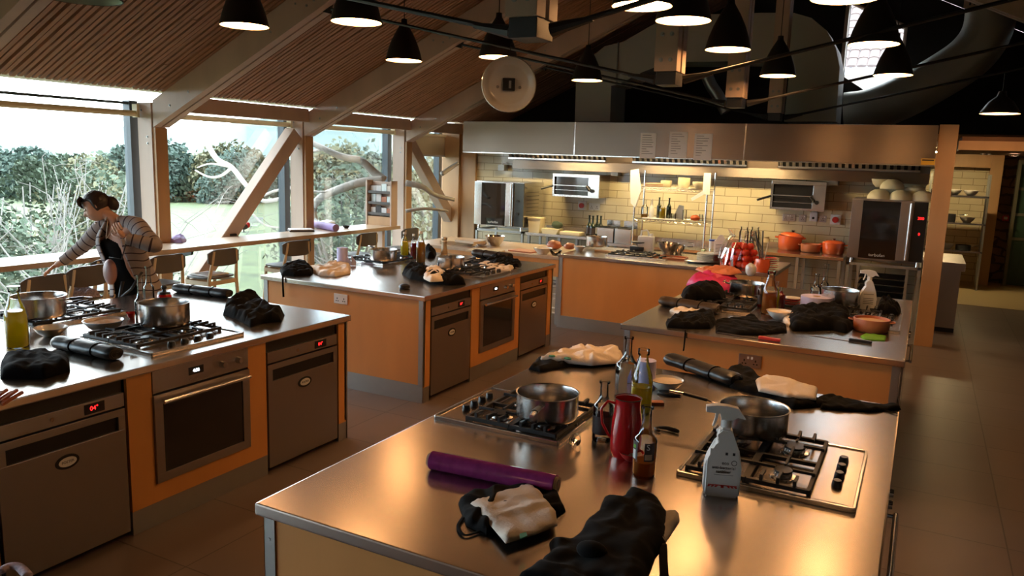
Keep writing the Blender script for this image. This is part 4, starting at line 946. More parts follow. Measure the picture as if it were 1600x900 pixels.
# hob on the back counter
o = dup(HB, (-2.95, 8.95, .9), 0, 'black-grated gas hob set in the back counter', 'four-burner gas hobs', (1.25, .8, .9))
def board(u, v, w, d, rz, m, lab, z=.9, th=.018, grp='chopping boards'):
    t = empty('chopping_board', at(u, v, z), rz, lab, 'chopping board', grp); MB().box(-w / 2, w / 2, -d / 2, d / 2, 0, th, .004).build('board', M[m], t); return t
board(985, 399, .34, .26, .2, 'wood_light', 'pale wooden chopping board in front of the back counter hob')
board(948, 394, .30, .08, .0, 'timber_warm', 'narrow wooden board at the edge of the back counter hob')
board(758, 393, .42, .30, .15, 'wood_light', 'wooden chopping board on the low prep table', z=.85)
board(820, 393, .34, .26, -.1, 'terracotta', 'brown chopping board at the near edge of the prep table', z=.85)
board(716, 381, .44, .28, .3, 'wood_light', 'thick wooden board at the left end of the prep table', z=.85, th=.05)
board(734, 379, .34, .22, -.2, 'bar_wood', 'smaller board stacked on the thick board of the prep table', z=.90, th=.03)
t = empty('baking_tray', at(1046, 404), .1, 'brown baking tray beside the steel mixing bowl', 'tray')
MB().box(-.19, .19, -.12, .12, 0, .006).box(-.2, -.19, -.12, .12, 0, .025).box(.19, .2, -.12, .12, 0, .025).box(-.2, .2, .12, .13, 0, .025).box(-.2, .2, -.13, -.12, 0, .025).build('tray', M['terracotta'], t)
bw(1044, 397, 378, 36, 'steel_bright', 'steel mixing bowl in the middle of the back counter'); bw(1060, 397, 382, 20, 'steel_bright', 'second steel bowl half hidden behind the mixing bowl')
bw(773, 385, 367, 32, 'steel_bright', 'steel bowl on the low prep table below the left oven', z=.85)
bw(848, 398, 386, 30, 'white_enamel', 'white bowl on the right part of the prep table', z=.85, fill='flour'); bw(868, 400, 390, 20, 'glass', 'glass bowl beside the white bowl on the prep table', z=.85)
bw(905, 393, 384, 18, 'white_enamel', 'small white dish left of the pan on the back counter')
def blob(name, u, v, r, m, lab, cat, z=.9, sz=.7, grp=None):
    t = empty(name, at(u, v, z), 0, lab, cat, grp); b = MB(); b.ball((0, 0, r * sz), r, 1.2, 1, sz)
    for q in b.bm.verts: q.co += q.co.normalized() * noise.noise(q.co * 25 + Vector((u, v, 0))) * r * .25; q.co.z = max(q.co.z, 0)
    b.build(name + '_body', M[m], t, smooth=True); return t
blob('bread_loaf', 866, 390, .085, 'terracotta', 'crusty brown loaf on the prep table next to the counter', 'bread', z=.85); blob('bread_loaf', 889, 390, .06, 'terracotta', 'small orange-brown loaf at the left corner of the back counter', 'bread')
blob('crumpled_paper', 752, 384, .06, 'paper', 'crumpled white paper left of the steel bowl on the prep table', 'paper', z=.85)
# plates
for k in range(8):
    pl = MB().lathe([(0, 0), (.08, 0), (.13, .012), (.132, .015), (.08, .005), (0, .005)], 32, cap0=False, cap1=False).build('dinner_plate', M['white_enamel'], smooth=40, loc=tuple(at(1106, 410)[:2]) + (.9 + k * .0135,))
    tag(pl, 'white dinner plate in the stack left of the tomatoes', 'plate', 'white plates stacked on the back counter')
for k in range(6):
    pl = MB().lathe([(0, 0), (.06, 0), (.10, .014), (.102, .018), (.06, .006), (0, .006)], 28, cap0=False, cap1=False).build('side_dish', M['red_enamel'], smooth=40, loc=(-1.44, 8.86, .9 + k * .022))
    tag(pl, 'red dish in the small stack at the right end of the back counter', 'dish', 'red dishes stacked on the back counter')
p = at(1086, 411); t = empty('egg_dish', p, 0, 'low oval white dish left of the plate stack', 'dish'); MB().lathe([(0, 0), (.06, 0), (.1, .02), (.105, .024), (.06, .006), (0, .006)], 28, cap0=False, cap1=False, sx=1.2, sy=.8).build('dish_body', M['white_enamel'], t, smooth=40)
t = empty('tape_roll', at(1098, 402), 0, 'pale green roll of tape near the rack leg', 'tape'); b = MB(); b.tube([(-.02, 0, .05), (.02, 0, .05)], .05, 24); b.build('reel', mat('mint', (.45, .62, .42), .5), t, smooth=40); MB().tube([(-.022, 0, .05), (.022, 0, .05)], .022, 16).build('hole', M['white_plastic'], t)
# jerrycan, blender stand, tub
def canister(p, w, d, h, lab):
    t = empty('plastic_jerrycan', p, .15, lab, 'container'); b = MB(); b.box(-w / 2, w / 2, -d / 2, d / 2, 0, h * .72, .02); b.build('can_body', M['white_plastic'], t, smooth=40)
    MB().tube([(-w * .35, 0, h * .70), (-w * .32, 0, h * .95), (0, 0, h), (w * .12, 0, h * .9), (w * .15, 0, h * .70)], .012, 10).build('handle', M['white_plastic'], t, smooth=True)
    MB().tube([(w * .32, 0, h * .7), (w * .32, 0, h * .85)], .022, 14).build('cap', M['white_plastic'], t); MB().box(-w * .3, w * .35, -d / 2 - .002, -d / 2, h * .15, h * .6).build('label', M['label_white'], t); return t
canister((-3.08, 9.55, .9), .20, .14, .27, 'white plastic jerrycan at the back of the counter')
t = empty('plastic_tub', at(1113, 388), 0, 'clear storage tub with blue lid behind the plate stack', 'tub'); MB().lathe([(0, 0), (.045, 0), (.05, .10), (.048, .10)], 20, cap0=False, cap1=False).build('tub_body', M['white_plastic'], t, smooth=40)
MB().lathe([(.053, .10), (.053, .12), (0, .12)], 20).build('lid', mat('blue_lid', (.02, .05, .35), .4), t, smooth=40)
t = empty('stand_mixer', at(997, 392), 0, 'small grey kitchen scale between the hob and the steel bowl', 'kitchen scale'); MB().box(-.09, .09, -.07, .07, 0, .06, .01).build('scale_base', M['black_plastic'], t, smooth=40); MB().lathe([(.02, .06), (.03, .09), (.10, .11), (.102, .12), (0, .10)], 24).build('scale_pan', M['black_plastic'], t, smooth=40)
t = empty('wine_glass', at(1084, 387), .3, 'wine glass lying on its side at the back of the counter', 'glass'); MB().tube([(-.09, 0, .035), (-.06, 0, .036), (-.01, 0, .036), (0, 0, .036)], [.03, .036, .03, .006], 16, cap=False).tube([(0, 0, .036), (.07, 0, .036)], .004, 8).tube([(.07, 0, .036), (.073, 0, .036)], .033, 16).build('glass_body', M['glass'], t, smooth=40)
# tomatoes in a clear bag, utensil jar
bp = (-1.74, 8.80); rr = random.Random(3); tom = MB().lathe([(0, .0), (.028, .004), (.042, .03), (.040, .055), (.022, .074), (.006, .070), (0, .066)], 20, cap0=False, cap1=False).build('tomato', M['tomato'], smooth=True)
MB().tube([(0, 0, .066), (.004, 0, .082)], .003, 6).build('stalk', M['green'], tom); k = 0
for lv, (nn, R2) in enumerate(((13, .17), (11, .155), (9, .13), (5, .09))):
    for j in range(nn):
        a = j * 2.4 + lv; q = R2 * math.sqrt((j + .5) / nn); loc = (bp[0] + math.cos(a) * q * 1.15, bp[1] + math.sin(a) * q * .8, .901 + lv * .068)
        if k == 0: o = tom; o.location = loc
        else: o = dup(tom, loc, k * 1.0)
        k += 1; tag(o, 'red tomato piled inside the clear plastic bag on the back counter', 'tomato', 'tomatoes in the clear bag')
b = MB(); b.lathe([(.21, 0), (.235, .10), (.22, .22), (.16, .31), (.12, .36), (.15, .42)], 40, cap0=False, cap1=False, sx=1.05, sy=.8)
for q in b.bm.verts: q.co += Vector((q.co.x, q.co.y, 0)).normalized() * noise.noise(q.co * 18) * .03
tag(b.build('plastic_bag', M['film'], smooth=False, loc=(bp[0], bp[1], .9)), 'clear crinkled plastic bag full of tomatoes', 'bag')
t = empty('salt_bag', (-2.03, 9.05, .9), .2, 'upright white printed packet left of the tomatoes', 'packet'); b = MB(); b.box(-.07, .07, -.04, .04, 0, .26, .015); b.prism([(-.06, -.03, .25), (.06, -.03, .25), (.02, -.004, .32), (-.02, -.004, .32)], (0, .05, 0)); b.build('packet_body', M['white_plastic'], t, smooth=40)
b = MB()
for k in range(6): b.box(-.05, .05, -.042, -.0405, .13 + k * .016, .135 + k * .016)
b.build('print', M['ink'], t); MB().box(-.069, .069, -.0425, -.0405, .02, .10).build('red_band', M['red'], t)
t = empty('utensil_jar', (-1.47, 8.60, .9), 0, 'orange jar holding long dark handled utensils', 'jar'); MB().lathe([(0, 0), (.07, 0), (.085, .08), (.075, .14), (.07, .14), (.07, .01), (0, .01)], 24, cap0=False, cap1=False).build('jar_body', M['orange_pot'], t, smooth=40)
for k, (dx, dy, h, nm, lab, m) in enumerate(((-.10, .03, .40, 'spatula', 'black-handled spatula standing upright in the orange jar', 'black_plastic'), (-.02, -.0, .42, 'ladle', 'long dark ladle handle leaning in the orange jar', 'black_plastic'), (.05, -.02, .30, 'wooden_spoon', 'wooden spoon leaning out of the orange jar', 'wood_light'))):
    t = empty(nm, (-1.47, 8.60, .92), 0, lab, nm.replace('_', ' ')); MB().tube([(0, 0, 0), (dx, dy, h)], [.006, .013], 10, flat=.6).build('handle', M[m], t, smooth=40)
    MB().ball((dx * .0, 0, .02), .022, 1, .3, 1).build('blade', M[m], t, smooth=True)
blob('garlic_bulb', 1172, 432, .045, 'white_enamel', 'pale squash lying in front of the tomatoes', 'squash', z=.9, sz=1.6)
# ---------------------------------------------------------------- wall benches
def bench(x0, x1, y0, y1, z, lab, name='steel_bench'):
    t = empty(name, (x0, y0, 0), 0, lab, 'bench', 'steel wall benches'); L = x1 - x0; D = y1 - y0
    MB().box(0, L, 0, D, z - .04, z, .003).build('bench_top', M['steel_top'], t); MB().box(0, L, D - .015, D, z, z + .07).build('upstand', M['steel_top'], t)
    n = max(2, int(L / .55) + 1)
    for k in range(n):
        x = .03 + (L - .1) * k / (n - 1)
        for y in (.03, D - .07): MB().box(x, x + .04, y, y + .04, 0, z - .04).build('leg', M['galv'], t)
    MB().box(.03, L - .03, .1, D - .1, .2, .22).build('undershelf', M['galv'], t); return t
bench(-5.57, -4.40, 11.05, 11.85, .86, 'steel bench under the left grill with yellow tubs on it')
bench(-2.55, -.86, 11.05, 11.85, .86, 'steel bench under the right grill carrying orange pots')
bench(-4.36, -2.60, 11.05, 11.85, .80, 'low steel bench behind the wire rack carrying the fryers')
# convection ovens on stands
def convection(x, y, w, zb, h, face, lab, leds, logo=True):
    t = empty('convection_oven', (x, y, zb), 0, lab, 'oven', 'glass-door convection ovens'); D = .72
    MB().box(0, w, .02, D, .05, h, .004).build('oven_case', M['steel_bright' if face == 'steel_bright' else 'steel_front'], t)
    dw = w * .80
    d = MB(); d.box(.0, w * .15, -.03, .02, .06, h - .01, .003); d.box(dw - w * .15, dw, -.03, .02, .06, h - .01, .003); d.box(w * .14, dw - w * .14, -.028, .02, .045, .062); d.box(w * .14, dw - w * .14, -.028, .02, h - .022, h - .01); d = d.build('door', M[face], t)
    MB().box(w * .15, dw - w * .15, -.026, .02, .06, h - .01).build('door_glass', M['oven_glass'], d)
    b = MB()
    for z in (.25, .40, .52): b.box(w * .17, dw - w * .17, -.020, -.019, z, z + .004)
    b.build('shelf_line', M['steel_front'], d)
    MB().tube([(dw - .012, -.065, .08), (dw - .012, -.065, h - .03)], .016, 12).obox((dw - .012, -.065, .12), (dw - .012, -.02, .12), .02, .02).obox((dw - .012, -.065, h - .08), (dw - .012, -.02, h - .08), .02, .02).build('handle', M['steel_bright'], d, smooth=40)
    c = MB().box(dw + .02, w, -.01, .02, .06, h - .01, .002).build('control_panel', M['black_plastic' if leds else 'frame_dark'], t)
    if leds:
        for z, tx in ((h * .74, '200'), (h * .50, '0')): text(tx, .05, M['led_red'], c, (dw + (w - dw) / 2 + .02, -.0115, z), (PI / 2, 0, 0), 'digits')
    else:
        for z in (h * .62, h * .35): MB().tube([(dw + (w - dw) / 2, -.01, z), (dw + (w - dw) / 2, -.035, z)], .024, 14).build('knob', M['black_plastic'], c, smooth=40)
    text('turbofan', .055, M['white_plastic'], d, (dw * .5, -.0275, .11), (PI / 2, 0, 0))
    b = MB()
    for i in range(9):
        for j in range(9): b.box(w, w + .0015, .12 + j * .05, .145 + j * .05, .12 + i * .06, .13 + i * .06)
    b.build('side_vents', M['black_plastic'], t)
    for xx in (.05, w - .05):
        for yy in (.05, D - .08): MB().lathe([(.022, -.01), (.018, .05)], 14, (xx, yy, 0)).build('foot', M['steel_bright'], t, smooth=40)
    return t
def stand_(x, y, w, z, lab, trays):
    t = empty('oven_stand', (x, y, 0), 0, lab, 'stand', 'tubular oven stands'); D = .7
    b = MB(); b.box(0, w, 0, .035, z - .035, z); b.box(0, w, D - .035, D, z - .035, z); b.box(0, .035, 0, D, z - .035, z); b.box(w - .035, w, 0, D, z - .035, z); b.build('top_frame', M['galv'], t)
    for xx in (0, w - .035):
        for yy in (0, D - .035): MB().box(xx, xx + .035, yy, yy + .035, 0, z - .035).build('leg', M['galv'], t)
    if trays:
        for xx in (.13, w - .165): MB().box(xx, xx + .03, .02, .05, .05, z - .035).build('runner_post', M['galv'], t)
        for k in range(7): MB().box(.16, w - .17, .05, .6, .12 + k * .085, .128 + k * .085).build('tray', M['black_metal'], t)
    return t
convection(-6.47, 11.0, .88, .88, .76, 'steel_bright', 'bright steel convection oven at the left end of the tiled wall', False)
stand_(-6.47, 11.02, .88, .87, 'tubular stand under the bright left convection oven', False)
convection(-.82, 11.0, .87, .83, .82, 'steel_front', 'coppery convection oven with red digits at the right end, bowls on top', True)
stand_(-.82, 11.02, .87, .82, 'tubular stand with trays under the right convection oven', True)
# salamander grills
def grill(x, z, w, h, lab):
    t = empty('salamander_grill', (x, 11.44, z), 0, lab, 'grill', 'wall-mounted salamander grills'); D = .45
    b = MB(); b.box(0, w, 0, D, h - .05, h, .003); b.box(0, w, 0, D, 0, .03); b.box(0, .03, 0, D, .03, h - .05); b.box(w * .77, w, 0, D, .03, h - .05, .003); b.box(.03, w * .77, D - .02, D, .03, h - .05); b.build('grill_case', M['steel_bright'], t)
    MB().box(.03, w * .77, .04, D - .02, .03, h - .05).build('chamber', M['oven_glass'], t)
    b = MB()
    b.box(.04, w * .76, .02, .026, .10, .106)
    b.box(.02, w * .77, -.01, .0, h * .48, h * .51); b.build('rack', M['steel_bright'], t)
    MB().tube([(-.0, -.0, h * .45), (-.16, -.10, h * .30)], .017, 10).build('handle', M['black_plastic'], t, smooth=40)
    MB().tube([(w * .80, -.035, h * .3), (w * .80, -.02, h * .36), (w * .74, -.03, h * .5)], .02, 8).tube([(w * .86, 0, h * .3), (w * .86, -.03, h * .3)], .028, 14).build('lever', M['black_plastic'], t, smooth=40)
    return t
grill(-5.30, 1.44, .80, .36, 'steel salamander grill mounted on the yellow-lit left part of the tiled wall')
grill(-1.92, 1.43, .72, .40, 'steel salamander grill mounted on the right part of the tiled wall')
# sockets and switches on the tiles
def wallsock(u, v, lab, **k): return socket(atY(u, v, 11.898), 0, lab, **k)
wallsock(929, 323, 'white double socket below the left grill', s=1.3); wallsock(1233, 340, 'brushed socket left of the red rotary switch', m='steel_front', s=1.2); wallsock(1254, 341, 'small brushed switch plate between the sockets below the right grill', n=1, m='steel_front', s=1.2)
wallsock(1286, 342, 'brushed blank plate nearest the red switch', n=1, m='steel_front', s=1.1)
for (u, v, lab) in ((911, 321, 'red rotary isolator switch under the left grill'), (1306, 343, 'red rotary isolator switch left of the right convection oven')):
    t = empty('isolator_switch', atY(u, v, 11.898), 0, lab, 'switch'); MB().box(-.07, .07, -.05, 0, -.07, .07, .008).build('switch_box', M['white_plastic'], t); MB().tube([(0, -.05, 0), (0, -.08, 0)], .042, 20).box(-.012, .012, -.09, -.08, -.04, .04).build('dial', M['red'], t, smooth=40)
t = empty('air_freshener', atY(1272, 337, 11.898), 0, 'white plug-in unit among the sockets below the right grill', 'plug'); MB().box(-.05, .05, -.07, 0, -.08, .05, .012).box(-.035, .035, -.05, 0, .05, .12, .01).build('unit', M['white_plastic'], t); MB().tube([(0, -.07, -.03), (0, -.072, -.03)], .018, 12).build('nozzle', M['black_plastic'], t)
for u, v, lab in ((962, 270, 'junction box at the top of the tiles above the fryers'), (1191, 273, 'junction box at the top of the tiles left of the right grill'), (785, 262, 'junction box under the left end of the canopy'), (1303, 284, 'small dark junction box right of the right grill')):
    t = empty('junction_box', atY(u, v, 11.8), 0, lab, 'electrical box'); MB().box(-.06, .06, -.05, .1, -.05, .05, .006).build('box_body', M['galv'], t); MB().tube([(0, 0, .05), (0, 0, .12)], .012, 8).build('conduit', M['galv'], t)
# ---------------------------------------------------------------- steel canopy
cz0, cz1 = 2.09, 2.535; cxa, cxb = -6.18, .055
t = empty('extractor_canopy', ((cxa + cxb) / 2, 10.1, cz0), 0, 'long stainless steel extractor canopy over the range', 'extractor canopy')
ox = (cxa + cxb) / 2; seams = [cxa, -4.37, -2.06, cxb]
for a, c in zip(seams, seams[1:]): MB().box(a - ox + .004, c - ox - .004, 0, .03, 0, cz1 - cz0, .003).build('front_panel', M['steel_hood'], t)
for x in seams[1:-1]: MB().box(x - ox - .008, x - ox + .008, -.003, .02, 0, cz1 - cz0).build('seam_strip', M['steel_bright'], t)
MB().box(cxa - ox, cxa - ox + .03, .03, 1.78, 0, cz1 - cz0).build('side_panel', M['steel_hood'], t); MB().box(cxb - ox - .03, cxb - ox, .03, 1.78, 0, cz1 - cz0).build('side_panel', M['steel_hood'], t)
MB().box(cxa - ox, cxb - ox, .03, 1.78, cz1 - cz0 - .03, cz1 - cz0).build('top_panel', M['steel_hood'], t)
MB().box(cxa - ox, cxb - ox, .0, .05, -.012, .0).build('front_lip', M['steel_bright'], t)
MB().prism([(cxa - ox + .03, 1.30, .38), (cxa - ox + .03, 1.34, .38), (cxa - ox + .03, 1.62, -.10), (cxa - ox + .03, 1.58, -.10)], (cxb - cxa - .06, 0, 0)).build('filter_wall', M['steel_hood'], t)
MB().box(cxa - ox + .03, cxb - ox - .03, 1.56, 1.78, -.24, -.10).build('drip_channel', M['steel_hood'], t)
for (ua, ub, dark) in ((790, 942, 0), (985, 1165, 0), (1215, 1440, 1)):
    xa, xb = atY(ua, 245, 11.5).x - ox, atY(ub, 248, 11.5).x - ox
    f = MB().prism([(xa, 1.26, .34), (xa, 1.28, .34), (xa, 1.56, -.07), (xa, 1.54, -.07)], (xb - xa, 0, 0)).build('grease_filter', M['black_metal'], t)
    b = MB(); n = int((xb - xa) / .085)
    for k in range(n): x = xa + (k + .5) * (xb - xa) / n; b.obox((x, 1.27, .32), (x, 1.52, -.06), .04, .03, (0, -1, 0))
    b.build('baffle', M['steel_bright' if not dark else 'steel_front'], f); MB().box(xa, xb, 1.50, 1.54, -.085, -.06).build('gutter', M['steel_bright'], f)
# canopy lights (only the left two sections are lit)
for k, x in enumerate((-5.3, -3.7, -2.35)):
    l = empty('canopy_light', (x, 10.75, 2.46), 0, ('leftmost', 'middle', 'rightmost')[k] + ' strip light fixed inside the steel canopy', 'strip light'); MB().box(-.45, .45, -.06, .06, 0, .04).build('housing', M['white_plastic'], l); MB().box(-.43, .43, -.045, .045, -.02, 0).build('tube', M['tube_light'], l)
# papers stuck on the canopy
pr = random.Random(5)
for (ul, ur, vt_, vb_, lab) in ((999, 1026, 208, 247, 'left sheet of handwritten notes stuck on the canopy'), (1044, 1075, 206, 247, 'middle sheet of handwritten notes stuck on the canopy'), (1083, 1114, 209, 250, 'right sheet of handwritten notes stuck on the canopy')):
    a, c = atY(ul, vb_, 10.094), atY(ur, vt_, 10.094); t2 = empty('paper_sheet', (a.x, 10.094, a.z), 0, lab, 'paper', 'handwritten sheets on the canopy'); w, h = c.x - a.x, c.z - a.z
    MB().box(0, w, -.002, 0, 0, h).build('sheet', M['paper'], t2); b = MB()
    for k in range(9): z = h * (.9 - k * .09); b.box(w * .12, w * pr.uniform(.4, .85), -.0028, -.002, z, z + .005)
    b.build('handwriting', M['ink'], t2)
p = atY(1450, 252, 10.097); t = empty('warning_label', p, 0, 'small yellow and brown sticker at the lower right corner of the canopy', 'sticker'); MB().box(-.07, .07, -.002, 0, -.04, .03).build('sticker', mat('yellow', (.75, .42, .03), .5), t); MB().box(-.06, .06, -.003, -.002, .005, .02).build('print', M['label_dark'], t)
# ---------------------------------------------------------------- ducts
t = empty('ventilation_duct', (0, 11.0, 0), 0, 'big flat grey ventilation duct rising from the canopy', 'duct')
L = [(898, 190), (900, 130), (925, 88), (945, 72), (975, 65), (1010, 44), (1048, 24), (1190, 20), (1240, 20), (1268, 28), (1292, 48), (1306, 75), (1312, 105), (1306, 190), (1225, 190), (1235, 95), (1045, 97), (1005, 112), (968, 131), (955, 134), (953, 190)]
q = [atY(u, v, 11.0) for u, v in L]; q = [(p.x, 0, max(p.z, 2.54)) for p in q]
MB().prism(q, (0, .62, 0)).build('duct_body', M['duct_grey'], t)
b = MB()
for u in (966,): p0, p1 = atY(u, 66, 10.99), atY(u - 3, 131, 10.99); b.tube([(p0.x, -.01, p0.z), (p1.x, -.01, p1.z)], .012, 6)
b.build('seam_rib', M['galv'], t)
t = empty('spiral_duct', (0, 0, 0), 0, 'thick round grey duct curving up on the right beside the gable window', 'duct')
def ductpath(L, y, r, par, nm='duct_body', m='duct_grey', n=26):
    pts = [atY(u, v, y) for u, v in L]; Q = []
    for i in range(len(pts) - 1):
        p0, p1, p2, p3 = pts[max(i - 1, 0)], pts[i], pts[i + 1], pts[min(i + 2, len(pts) - 1)]
        for k in range(6):
            s = k / 6; Q.append(.5 * ((2 * p1) + (p2 - p0) * s + (2 * p0 - 5 * p1 + 4 * p2 - p3) * s * s + (3 * p1 - p0 - 3 * p2 + p3) * s ** 3))
    Q.append(pts[-1]); return MB().tube(Q, r, n).build(nm, M[m], par, smooth=40)
ductpath([(1320, 178), (1360, 172), (1410, 152), (1465, 122), (1518, 85), (1545, 40), (1550, -30)], 12.35, .30, t)
p = atY(1520, 5, 11.95); MB().box(p.x - .10, p.x + .5, 11.92, 11.96, p.z - .06, p.z + .1).build('grille_frame', M['timber'], t)
b = MB()
for k in range(7): b.box(p.x - .04 + k * .05, p.x - .02 + k * .05, 11.91, 11.92, p.z - .03, p.z + .05)
b.build('grille_slots', M['black_plastic'], t)
t = empty('flexible_duct', (0, 0, 0), 0, 'short silver flexible duct behind the hanging timber posts', 'duct'); ductpath([(1105, 120), (1112, 135), (1122, 150), (1135, 175)], 11.9, .09, t, m='steel_front', n=16)
# ---------------------------------------------------------------- wire rack with its load
t = empty('wire_rack', (-3.78, 11.06, .80), 0, 'chrome wire rack standing in front of the tiled wall', 'rack'); RW, RD, RH = 1.06, .42, 1.10
for x in (0, RW):
    for y in (0, RD): MB().tube([(x, y, 0), (x, y, RH)], .013, 8).build('post', M['steel_bright'], t, smooth=40)
for z in (.40, .86):
    b = MB()
    for y in (0, RD): b.tube([(0, y, z), (RW, y, z)], .006, 6); b.tube([(0, y, z - .035), (RW, y, z - .035)], .005, 6)
    for x in (0, RW): b.tube([(x, 0, z), (x, RD, z)], .006, 6)
    for k in range(20): x = RW * k / 19; b.tube([(x, 0, z), (x, RD, z)], .003, 4)
    for k in range(18): x = RW * k / 18; b.tube([(x, 0, z - .035 * (k % 2)), (x + RW / 18, 0, z - .035 * ((k + 1) % 2))], .004, 4)
    b.build('shelf', M['steel_bright'], t)
zr1, zr2 = .80 + .408, .80 + .868
def onrack(x): return (-3.78 + x, 11.2)
for x, w, h, lab in ((.42, .16, .10, 'cream lidded tub in the middle of the rack top shelf'), (.68, .17, .15, 'tall cream pot at the centre of the rack top shelf')):
    X, Y_ = onrack(x); t = empty('cream_pot', (X, Y_, zr2), 0, lab, 'pot'); MB().lathe([(0, 0), (w * .4, 0), (w * .5, h * .4), (w * .5, h), (w * .46, h)], 24, cap0=False, cap1=True).build('pot_body', M['cream'], t, smooth=40)
X, Y_ = onrack(.90); t = empty('stacked_bowls', (X, Y_, zr2), 0, 'cream bowl at the right of the rack top shelf', 'bowl'); MB().lathe([(0, 0), (.04, 0), (.09, .06), (.09, .10), (.085, .10), (.03, .02)], 24, cap0=False).build('bowl_body', M['cream'], t, smooth=40)
X, Y_ = onrack(.16); board_ = empty('oval_board', (X + .1, Y_, zr2), 0, 'wooden board lying at the left of the rack top shelf', 'board'); MB().lathe([(0, 0), (.12, 0), (.13, .05), (0, .06)], 20, cap0=False, cap1=False, sx=1.3).build('board_body', M['card'], board_, smooth=40)
for x, r, h, liq, lab, kw in ((.13, .05, .27, 'amber', 'clear bottle with amber dregs at the left of the rack shelf', dict(level=.2)), (.24, .035, .28, None, 'white bottle second from left on the rack shelf', dict(glass='white_plastic')), (.33, .032, .31, None, 'dark wine bottle behind the oil on the rack shelf', dict(glass='dark_glass')), (.40, .045, .27, 'oil', 'yellow oil bottle at the centre of the bottle group on the rack', dict(level=.6)), (.48, .035, .31, None, 'dark green bottle right of the yellow oil on the rack', dict(glass='dark_glass'))):
    X, Y_ = onrack(x); bottle((X, 11.15 + .06 * (x > .3 and x != .40), zr1), r, h, lab, liquid=liq, neck=.35, nr=.35, **kw)
for x, r, h, lab in ((.56, .035, .09, 'small glass jar right of the dark bottles on the rack'), (.72, .03, .15, 'tall clear glass on the rack shelf'), (.96, .028, .10, 'small spice jar at the right end of the rack shelf')):
    X, Y_ = onrack(x); t = empty('glass_jar', (X, Y_, zr1), 0, lab, 'jar'); MB().lathe([(0, 0), (r, 0), (r, h), (r * .9, h), (r * .9, .01), (0, .01)], 20, cap0=False, cap1=False).build('jar_body', M['glass'], t, smooth=40)
X, Y_ = onrack(.58); t = empty('grey_bag', (X, Y_ + .1, zr1), 0, 'folded grey sheet standing behind the jars on the rack', 'sheet'); MB().prism([(-.07, 0, 0), (.10, 0, 0), (.09, 0, .2), (.02, 0, .21)], (0, .03, 0)).build('sheet', M['galv'], t)
X, Y_ = onrack(.88); o = blob('orange_cloth', 1205 - 10, 345, .06, 'orange_pot', 'bright orange cloth on the rack shelf', 'cloth'); o.location = (X, Y_, zr1)
MB().box(-.25, .25, -.15, .15, 0, .008).build('shelf_liner', M['paper'], None, loc=(-3.40, 11.2, zr1 + .001)); tag(bpy.data.objects['shelf_liner'], 'white sheet lying on the rack shelf', 'paper')
# things hanging on rack
t = empty('plastic_apron_roll', (-3.80, 11.0, 1.42), 0, 'white disposable aprons hanging from the left rack post', 'apron'); b = MB(); b.prism([(-.05, 0, .48), (.06, 0, .50), (.12, 0, .18), (.05, 0, -.06), (-.02, 0, 0), (-.04, 0, .2)], (0, .05, 0)); b.build('sheets', M['paper'], t)
t = empty('paper_towel', (-2.72, 11.0, 1.60), 0, 'white paper roll hanging from the right rack post', 'paper roll'); MB().tube([(0, 0, 0), (0, 0, .30)], .05, 18).prism([(-.04, -.05, .05), (-.02, -.05, .0), (-.18, -.05, -.10), (-.20, -.05, -.06)], (0, .005, 0)).build('roll', M['paper'], t, smooth=40)
# deep fryers
for x, lab in ((-4.36, 'left'), (-4.08, 'right')):
    t = empty('deep_fryer', (x, 11.1, .80), 0, lab + ' one of the two steel deep fryers behind the back counter', 'deep fryer', 'steel deep fryers'); b = MB(); b.box(0, .26, 0, .5, 0, .22, .006); b.build('fryer_body', M['steel_bright'], t); MB().box(.02, .24, .34, .48, .22, .32, .004).build('control_head', M['steel_bright'], t)
    MB().box(.03, .23, .04, .32, .221, .228).build('oil_well', M['black_metal'], t); MB().tube([(.05, 0, .25), (.05, -.04, .25), (.21, -.04, .25), (.21, 0, .25)], .007, 6).build('basket_handle', M['black_plastic'], t)
# tubs and champagne bottles on the left bench
zb = .86
t = empty('yellow_tub', (-5.45, 11.2, zb), 0, 'tall pale yellow tub at the left of the bench', 'tub'); b = MB(); b.prism([(-.09, -.08, 0), (.09, -.08, 0), (.11, -.08, .22), (-.11, -.08, .22)], (0, .18, 0)); b.box(-.12, .12, -.09, .11, .215, .235, .004); b.build('tub_body', M['cream'], t)
t = empty('yellow_tray', (-5.16, 11.16, zb), 0, 'shallow yellow bowl beside the tall tub, greens on top', 'tray'); MB().prism([(-.12, -.08, 0), (.12, -.08, 0), (.16, -.08, .08), (-.14, -.08, .08)], (0, .2, 0)).build('tray_body', M['cream'], t)
o = blob('salad_greens', 870, 352, .08, 'leaf', 'heap of green leaves behind the yellow tray', 'greens'); o.location = (-5.10, 11.24, zb + .08)
t = empty('yellow_tray', (-4.80, 11.14, zb), 0, 'flat yellow tray nearest the wine bottles', 'tray'); MB().box(-.17, .17, -.09, .12, 0, .06, .02).build('tray_body', M['cream'], t, smooth=40)
for k, (x, y) in enumerate(((-4.53, 11.18), (-4.44, 11.28), (-4.44, 11.10), (-4.35, 11.2))):
    bottle((x, y, zb), .045, .33, 'dark green sparkling wine bottle in the cluster under the left socket', glass='dark_glass', neck=.42, nr=.32, labelm='label_white' if k % 2 else 'label_dark', group='sparkling wine bottles on the bench')
